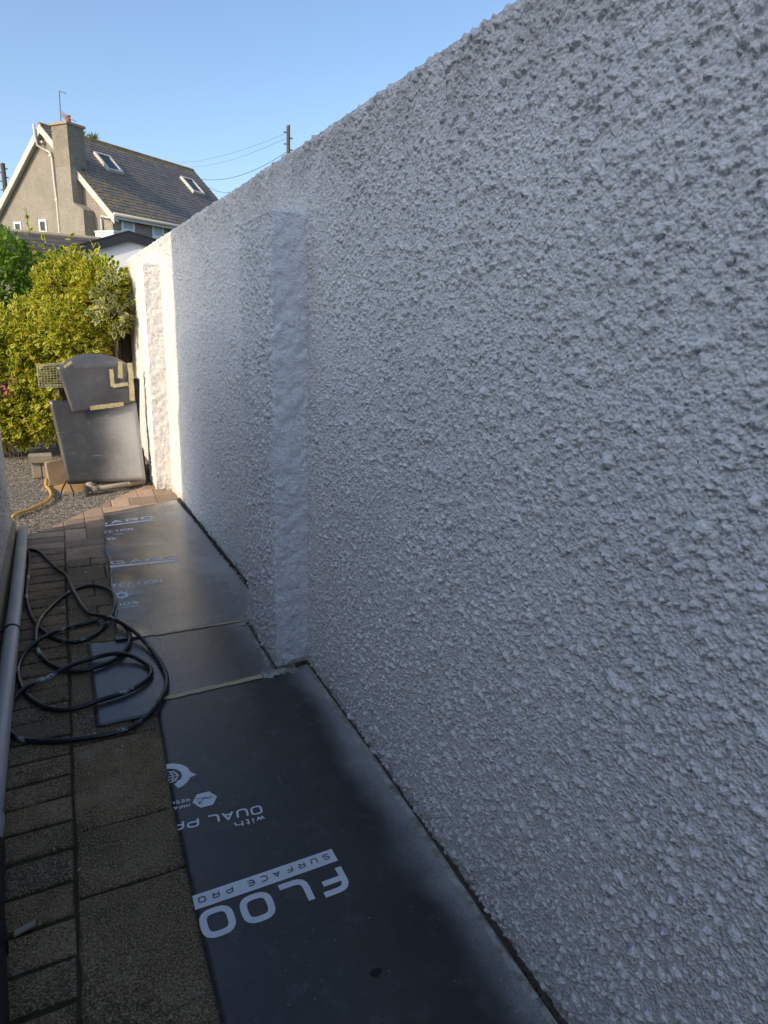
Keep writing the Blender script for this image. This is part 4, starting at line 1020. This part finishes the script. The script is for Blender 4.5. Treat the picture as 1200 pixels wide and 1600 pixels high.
# ------------------------------------------------------------------ reed fence between wall end and shrub
rf = empty('reed_fence', (.4, 7.55, 0), label='dark brown reed fence between the white wall and the shrub', cat='fence')
rng = np.random.default_rng(12); x = -.05
while x < .70:
    MB().tube([(x + .008, 7.575, 0), (x + .008 + rng.normal(0, .01), 7.575, 1.70)], .009, 6).build('reed', M['reed'], rf)
    r = rng.uniform(.0055, .0085); ln = 1.72 + rng.uniform(-.05, .05); a, c = rng.normal(0, .008, 2)
    MB().tube([(x, 7.55 + c, 0), (x + a, 7.55, ln * .5), (x + a * .4, 7.55 + c, ln)], r, 6).build('reed', M['reed'], rf); x += r * 2 + rng.uniform(.000, .006)
for z in (.35, .95, 1.5): MB().tube([(-.05, 7.568, z), (.70, 7.568, z)], .005, 6).build('rail', M['wire'], rf)

# ------------------------------------------------------------------ outbuildings beyond the shrub
def facing(px, D):
    d = ray(px, 490); v = np.array([d[0], d[1], 0]); v /= np.linalg.norm(v); return v, np.array([v[1], -v[0], 0])
DS = 14.0
f, rt = facing(201, DS); ap = onP(201, 361.5, f * DS, f); lf = onP(95, 391, f * DS, f); rg = onP(301, 393, f * DS, f)
shed = empty('garden_room', (ap[0], ap[1], 0), label='white garden room with a black low-pitched gable edge behind the shrub', cat='outbuilding')
dn = np.array([0, 0, -.16]); lw = lf + (lf - ap) * .12; rw = rg + (rg - ap) * .12
b = MB(); b.prism([lw, ap, ap + dn, lw + dn], f * .12); b.build('fascia', M['fascia'], shed)
b = MB(); b.prism([ap, rw, rw + dn, ap + dn], f * .12); b.build('fascia', M['fascia'], shed)
o_ = f * .10
b = MB(); b.prism([np.array([lf[0], lf[1], 0]) + o_, np.array([rg[0], rg[1], 0]) + o_, rg + dn * .9 + o_, ap + dn * .9 + o_, lf + dn * .9 + o_], f * 3.0); b.build('wall', M['shedwhite'], shed)
b = MB(); up = np.array([0, 0, .02]); b.prism([lw + up, ap + up, ap + np.array([0, 0, -.02]), lw - up], f * 3.4); b.prism([ap + up, rw + up, rw - up, ap - up], f * 3.4); b.build('roof', M['fascia'], shed)
DL = 19.0
f2, r2 = facing(90, DL); e0 = onP(-60, 354, f2 * DL, f2); e1 = onP(158, 373.5, f2 * DL, f2)
lean = empty('lean_to', (e0[0], e0[1], 0), label='low outbuilding with a dark slate roof below the grey house', cat='outbuilding')
lo = np.array([0, 0, -.95]) - f2 * 2.2
nc = 9
for i in range(nc):
    a, c = i / nc, (i + 1) / nc
    MB().prism([e0 + lo * a + np.array([0, 0, -.01]), e1 + lo * a + np.array([0, 0, -.01]), e1 + lo * c + np.array([0, 0, .02]), e0 + lo * c + np.array([0, 0, .02])], (0, 0, -.035)).build('slate_course', M['darkroof'], lean)
MB().tube([e0 + np.array([0, 0, .0]), e1], .05, 8).build('ridge', M['concrete'], lean)
b = MB(); b.prism([(*(e0 + lo)[:2], 0), (*(e1 + lo)[:2], 0), e1 + lo - np.array([0, 0, .05]), e0 + lo - np.array([0, 0, .05])], f2 * .2); b.build('wall', M['concrete'], lean)

# ------------------------------------------------------------------ the grey house
HU = np.array([.7909619, .6118654, 0]); HV = np.array([-.6118654, .7909619, 0]); SC = 1.4
HC = np.array([1.74583 * SC, 24.93897 * SC, 0])
EZ = 1.4 + (4.66 - 1.4) * SC; AZ = 1.4 + (7.28 - 1.4) * SC; HW = 8.0; HL = 10.15
def hp_(u, v, z): return HC + HU * u + HV * v + np.array([0, 0, z])
def hbox(mb, u0, u1, v0, v1, z0, z1):
    mb.hexa([hp_(u0, v0, z0), hp_(u1, v0, z0), hp_(u1, v1, z0), hp_(u0, v1, z0), hp_(u0, v0, z1), hp_(u1, v0, z1), hp_(u1, v1, z1), hp_(u0, v1, z1)]); return mb
def on_gable(px, py, u=0.):
    q = onP(px, py, hp_(u, 0, 0), HU); return float(np.dot(q - HC, HV)), float(q[2])
def on_side(px, py, v=0.):
    q = onP(px, py, hp_(0, v, 0), HV); return float(np.dot(q - HC, HU)), float(q[2])
house = empty('house', tuple(HC), label='grey pebble-dashed house with slate roof, tall chimney and two skylights', cat='house')
SL = (AZ - EZ) / 4.0; WZ = EZ - .12
b = MB(); b.prism([hp_(.25, 0, 0), hp_(.25, HW, 0), hp_(.25, HW, WZ), hp_(.25, 4, AZ - .22), hp_(.25, 0, WZ)], HU * (HL - .5)); b.build('wall', M['house_render'], house)
# stepped slate courses on the visible slope
NC = 25; ov = .34
rl = math.hypot(4 + ov, (4 + ov) * SL); mbv = []; mbf = []; uvs = []
roof = None
def slope(u, t): 
    v = -ov + (4 + ov) * t; return hp_(u, v, EZ + SL * v)
nrm = np.array([0, 0, 1.0]) * math.cos(math.atan(SL)) - HV * math.sin(math.atan(SL))
roofb = MB(); roofb.prism([slope(.02, 0), slope(HL - .02, 0), slope(HL - .02, 1), slope(.02, 1)], -nrm * .08)
roofb.prism([hp_(.02, 4, AZ), hp_(HL - .02, 4, AZ), hp_(HL - .02, 8.3, EZ - .3 * SL), hp_(.02, 8.3, EZ - .3 * SL)], (0, 0, -.10))
roof = roofb.build('roof', M['darkroof'], house)
for i in range(NC):
    t0, t1 = i / NC, (i + 1.08) / NC; j = .012 * math.sin(i * 1.7)
    segs = 30; vs = []; fs = []; uv = []
    for s_ in range(segs + 1):
        u = HL * s_ / segs; k = .004 * random.random()
        vs += [slope(u, t0) + nrm * (.004 - .012), slope(u, t0) + nrm * (.022 + k), slope(u, min(t1, 1)) + nrm * .006]; uv += [(u, t0 * rl), (u, t0 * rl + .002), (u, t1 * rl)]
    for s_ in range(segs):
        a = s_ * 3; fs += [(a, a + 3, a + 4, a + 1), (a + 1, a + 4, a + 5, a + 2)]
    mb = MB().add(vs, fs); me = mb.mesh('slate_course'); ul = me.uv_layers.new(name='UVMap')
    for lp in me.loops: ul.data[lp.index].uv = uv[lp.vertex_index]
    link('slate_course', me, M['slate'], roof)
for i in range(22):
    u0, u1 = HL * i / 22, HL * (i + 1) / 22 - .012
    b = MB(); b.prism([hp_(u0, 3.86, AZ - .10), hp_(u0, 3.93, AZ + .03), hp_(u0, 4.0, AZ + .065), hp_(u0, 4.07, AZ + .03), hp_(u0, 4.14, AZ - .10)], HU * (u1 - u0)); b.build('ridge_tile', M['ridge'], roof)
# bargeboards (cream white) on the near gable, verge at the far end
for (va, vb) in ((4.0, -.40), (4.0, 8.40)):
    za, zb = AZ - .02, AZ - .02 - SL * abs(vb - va)
    b = MB(); b.prism([hp_(-.02, va, za), hp_(-.02, vb, zb), hp_(-.02, vb, zb - .36), hp_(-.02, va, za - .36)], HU * .05); b.build('bargeboard', M['offwhite'], house)
    b = MB(); b.prism([hp_(.03, va, za - .2), hp_(.03, vb, zb - .2), hp_(.03, vb, zb - .24), hp_(.03, va, za - .24)], HU * .24); b.build('soffit', M['offwhite'], house)
# gutter, fascia and corner downpipe on the eaves side
zg = EZ - ov * SL
MB().tube([hp_(.0, -ov - .06, zg - .02), hp_(HL, -ov - .06, zg - .02)], .07, 8).build('gutter', M['offwhite'], house, True)
b = hbox(MB(), .04, HL - .04, -ov + .005, -ov + .035, zg - .20, zg - .0); b.build('fascia', M['offwhite'], house)
b = hbox(MB(), .05, HL - .05, -ov + .036, -.001, zg - .20, zg - .17); b.build('soffit', M['fascia'], house)
v1, z1 = on_gable(153, 337); v0, z0 = on_gable(155, 368)
MB().tube([hp_(.05, -ov - .06, zg - .08), hp_(.05, -ov - .02, zg - .22), hp_(.17, v1, z1), hp_(.17, v1, z1 - .15), hp_(.17, v1, 0)], .045, 8).build('downpipe', M['offwhite'], house, True)
# soil vent pipe running down the gable from the apex
sv = [on_gable(*p, u=.15) for p in ((60, 196), (62, 212), (66, 229), (70, 234), (78, 238), (81, 246), (85, 285), (89, 315), (93, 362))]
MB().tube([hp_(-.10 if i < 3 else .15, v, z) for i, (v, z) in enumerate(sv)] + [hp_(.15, sv[-1][0], 0)], .055, 8).build('vent_pipe', M['offwhite'], house, True)
for p in ((66, 222), (89, 312), (80, 243)):
    v, z = on_gable(*p, u=.15); b = hbox(MB(), .08, .24, v - .09, v + .09, z - .05, z + .05); b.build('pipe_bracket', M['offwhite'], house)
# chimney: stack, breast with shoulder, cap, pot
vA, _ = on_gable(82, 220, -.35); vB, zt = on_gable(104, 193, -.35)
_, zs1 = on_gable(110, 257, -.35); _, zs2 = on_gable(112, 318, -.35); vS, zs3 = on_gable(130, 327, -.35)
ch = hbox(MB(), -.35, .55, vB, vA, zs1 - .05, zt).build('chimney', M['chimney_render'], house)
b = MB(); hbox(b, -.348, .249, vB + .01, vA - .01, zs2, zs1 - .05); b.prism([hp_(-.349, vA + .02, 0), hp_(-.349, vS, 0), hp_(-.349, vS, zs3), hp_(-.349, vB, zs2 + .05), hp_(-.349, vA + .02, zs2 + .05)], HU * .598)
b.build('chimney_breast', M['house_render'], house)
hbox(MB(), -.41, .61, vB - .06, vA + .06, zt, zt + .10).build('cap', M['capstone'], ch)
pc = hp_(.05, vB * .55 + vA * .45 - .1, zt + .09)
MB().tube([pc, pc + [0, 0, .03], pc + [0, 0, .32], pc + [0, 0, .36]], [.13, .12, .10, .125], 12).build('chimney_pot', M['terracotta'], ch, True)
# aerial strapped to the stack
an = empty('tv_aerial', tuple(pc), label='thin television aerial mast on top of the chimney', cat='aerial')
qb = hp_(-.1, vA * .75 + vB * .25 - .1, zt + .06); tp_ = onP(92.5, 142, qb, HU)
MB().tube([qb, tp_], .022, 6).build('mast', M['aerial'], an)
MB().tube([tp_, onP(103, 146, qb, HU)], .02, 6).build('boom', M['aerial'], an)
c = onP(99, 180, qb, HU); MB().tube([onP(94, 177, qb, HU), c, onP(119, 190, qb, HU)], .018, 6).build('boom', M['aerial'], an)
for k in range(5):
    c = onP(95 + k * 1.6, 177 + k * 1.3, qb, HU); MB().tube([c + np.array([0, 0, .14]), c - np.array([0, 0, .12])], .012, 5).build('element', M['aerial'], an)
# windows
def window(u_or_v, z0, z1, wdt, side, blind):
    root = None
    if side == 'gable':
        v = u_or_v; fr = MB(); pane = MB(); sill = MB(); u0 = .25
        for (a, b2, c, d) in ((v - wdt / 2, v + wdt / 2, z1 - .09, z1), (v - wdt / 2, v + wdt / 2, z0, z0 + .09), (v - wdt / 2, v - wdt / 2 + .09, z0 + .09, z1 - .09), (v + wdt / 2 - .09, v + wdt / 2, z0 + .09, z1 - .09)):
            hbox(fr, u0 - .05, u0 + .03, a, b2, c, d)
        hbox(pane, u0 - .015, u0 + .002, v - wdt / 2 + .09, v + wdt / 2 - .09, z0 + .09, z1 - .09); hbox(sill, u0 - .10, u0 + .02, v - wdt / 2 - .06, v + wdt / 2 + .06, z0 - .07, z0)
    else:
        u = u_or_v; fr = MB(); pane = MB(); sill = MB(); v0_ = .0
        for (a, b2, c, d) in ((u - wdt / 2, u + wdt / 2, z1 - .09, z1), (u - wdt / 2, u + wdt / 2, z0, z0 + .09), (u - wdt / 2, u - wdt / 2 + .09, z0 + .09, z1 - .09), (u + wdt / 2 - .09, u + wdt / 2, z0 + .09, z1 - .09)):
            hbox(fr, a, b2, v0_ - .05, v0_ + .03, c, d)
        hbox(pane, u - wdt / 2 + .09, u + wdt / 2 - .09, v0_ - .015, v0_ + .002, z0 + .09, z1 - .09); hbox(sill, u - wdt / 2 - .06, u + wdt / 2 + .06, v0_ - .10, v0_ + .02, z0 - .07, z0)
    wn = fr.build('window', M['white'], house); pane.build('pane', M['curtain'] if blind else M['glass'], wn); sill.build('sill', M['white'], wn)
for px, py0, py1, wd in ((28, 347, 372, .55), (67, 343, 364, .55)):
    v, zt_ = on_gable(px, py0, .25); _, zb_ = on_gable(px, py1, .25); window(v, zb_, zt_, wd, 'gable', False)
for px, py0, py1, wd in ((198.5, 337, 361, .75), (245.5, 345.5, 371.5, .75)):
    u, zt_ = on_side(px, py0); _, zb_ = on_side(px, py1); window(u, zb_, zt_, wd, 'side', True)
# skylights
def skylight(px, py, w_, l_):
    q = onP(px, py, slope(0, 0), nrm); u = float(np.dot(q - HC, HU)); v = float(np.dot(q - HC, HV)); t = (v + ov) / (4 + ov); dt = l_ / rl / 2
    def sp(uu, tt, h): return slope(uu, tt) + nrm * h
    fr = MB()
    for (a, b2, c, d) in ((u - w_ / 2, u + w_ / 2, t + dt * .84, t + dt), (u - w_ / 2, u + w_ / 2, t - dt, t - dt * .84), (u - w_ / 2, u - w_ / 2 + .10, t - dt * .84, t + dt * .84), (u + w_ / 2 - .10, u + w_ / 2, t - dt * .84, t + dt * .84)):
        fr.hexa([sp(a, c, .0), sp(b2, c, .0), sp(b2, d, .0), sp(a, d, .0), sp(a, c, .16), sp(b2, c, .16), sp(b2, d, .16), sp(a, d, .16)])
    s_ = fr.build('skylight', M['offwhite'], house); e = .098; k = .845
    MB().hexa([sp(u - w_ / 2 + e, t - dt * k, .09), sp(u + w_ / 2 - e, t - dt * k, .09), sp(u + w_ / 2 - e, t + dt * k, .09), sp(u - w_ / 2 + e, t + dt * k, .09), sp(u - w_ / 2 + e, t - dt * k, .11), sp(u + w_ / 2 - e, t - dt * k, .11), sp(u + w_ / 2 - e, t + dt * k, .11), sp(u - w_ / 2 + e, t + dt * k, .11)]).build('pane', M['glass'], s_)
skylight(169, 257.5, .95, 1.25); skylight(300, 292.5, .95, 1.25)
# white parapet of the neighbour's porch in front of the side wall
pr = onP(180, 359, hp_(0, -1.2, 0), HV); u = float(np.dot(pr - HC, HU))
porch = empty('porch', tuple(hp_(u, -.8, 0)), label='small white porch top below the first side window of the grey house', cat='porch')
hbox(MB(), u - .1, u + .42, -1.2, -.06, 0, pr[2] - .10).build('wall', M['white'], porch)
hbox(MB(), u - .14, u + .46, -1.25, -.055, pr[2] - .10, pr[2] - .03).build('roof', M['white'], porch)

# ------------------------------------------------------------------ palm behind the roof
def palm(px, py, D, r, label):
    f_, _ = facing(px, D); c = onP(px, py, f_ * D, f_); t = empty('palm_tree', (c[0], c[1], 0), label=label, cat='palm', group='palms behind the slate roof')
    MB().tube([(c[0], c[1], 0), (c[0] + .1, c[1], c[2] * .5), c], [.22, .16, .12], 8).build('trunk', M['bark'], t, True)
    rng = np.random.default_rng(int(px)); b = MB()
    for i in range(70):
        a = rng.uniform(0, 6.28); el = rng.uniform(-.3, 1.45); d = np.array([math.cos(a) * math.cos(el), math.sin(a) * math.cos(el), math.sin(el)]); ln = r * rng.uniform(.75, 1.1)
        sd = np.cross(d, [0, 0, 1.]); sd /= np.linalg.norm(sd) + 1e-9; m_ = c + d * ln * .55; tp = c + d * ln - np.array([0, 0, .22 * ln * math.cos(el)])
        b.add([c - sd * .02, c + sd * .02, m_ + sd * .035, tp, m_ - sd * .035], [(0, 1, 2, 4), (4, 2, 3)])
    me = b.mesh('crown'); at = me.attributes.new('rnd', 'FLOAT', 'FACE'); at.data.foreach_set('value', np.repeat(rng.random(70), 2).astype(np.float32)); link('crown', me, M['palm'], t)
palm(128, 219, 47, .75, 'left spiky palm crown peeping over the ridge beside the chimney')
palm(147, 223, 47, .75, 'right spiky palm crown peeping over the roof ridge')

# ------------------------------------------------------------------ telegraph poles and wires
def pole(px, ptop, D, rad, label, lean_=0, n_ins=6, side=-1):
    f_, r_ = facing(px, D); t_ = onP(px, ptop, f_ * D, f_); base = np.array([t_[0], t_[1], 0]); p = empty('telegraph_pole', tuple(base), label=label, cat='pole')
    MB().tube([base, t_], [rad * 1.25, rad], 10).build('shaft', M['wood_pole'], p, True)
    for k in range(n_ins):
        z = t_[2] - .25 - k * .24; s = side * (1 if k % 2 else -1)
        c = np.array([t_[0], t_[1], z]); MB().tube([c, c + r_ * (rad + .12) * s], .035, 6).build('foot_peg', M['aerial'], p)
    MB().tube([t_ - [0, 0, .0], t_ + [0, 0, .04]], rad * 1.05, 10).build('cap', M['aerial'], p)
    return p, t_, f_
pR, tR, fR = pole(450.5, 197, 34, .085, 'wooden telegraph pole standing above the white wall top', side=1)
pL, tL, fL = pole(4, 256, 50, .13, 'wooden telegraph pole at far left behind the house gable', n_ins=7)
def wire(a, b_, sag, r, label):
    pts = [a + (b_ - a) * t - np.array([0, 0, sag * 4 * t * (1 - t)]) for t in np.linspace(0, 1, 16)]
    MB().tube(pts, r, 5).build('overhead_wire', M['wire'], label=label, cat='wire', group='overhead wires')
def onD(px, py, D):
    f_, _ = facing(px, D); return onP(px, py, f_ * D, f_)
wire(tR - [0, 0, 1.0], onD(300, 277, 46), .55, .011, 'upper dark overhead wire from the right pole to the house roof')
wire(tR - [0, 0, 1.05], onD(300, 272.5, 47), 1.35, .011, 'lower sagging dark overhead wire from the right pole')
wire(tR - [0, 0, .25], onD(270, 253, 70), .4, .006, 'topmost faint thin wire leaving the right pole')
wire(tR - [0, 0, .45], onD(275, 259, 70), .5, .006, 'second faint thin wire leaving the right pole')
wire(tL - [0, 0, 1.2], onD(45, 318, 52), .2, .011, 'short wire from the left pole to the gable')
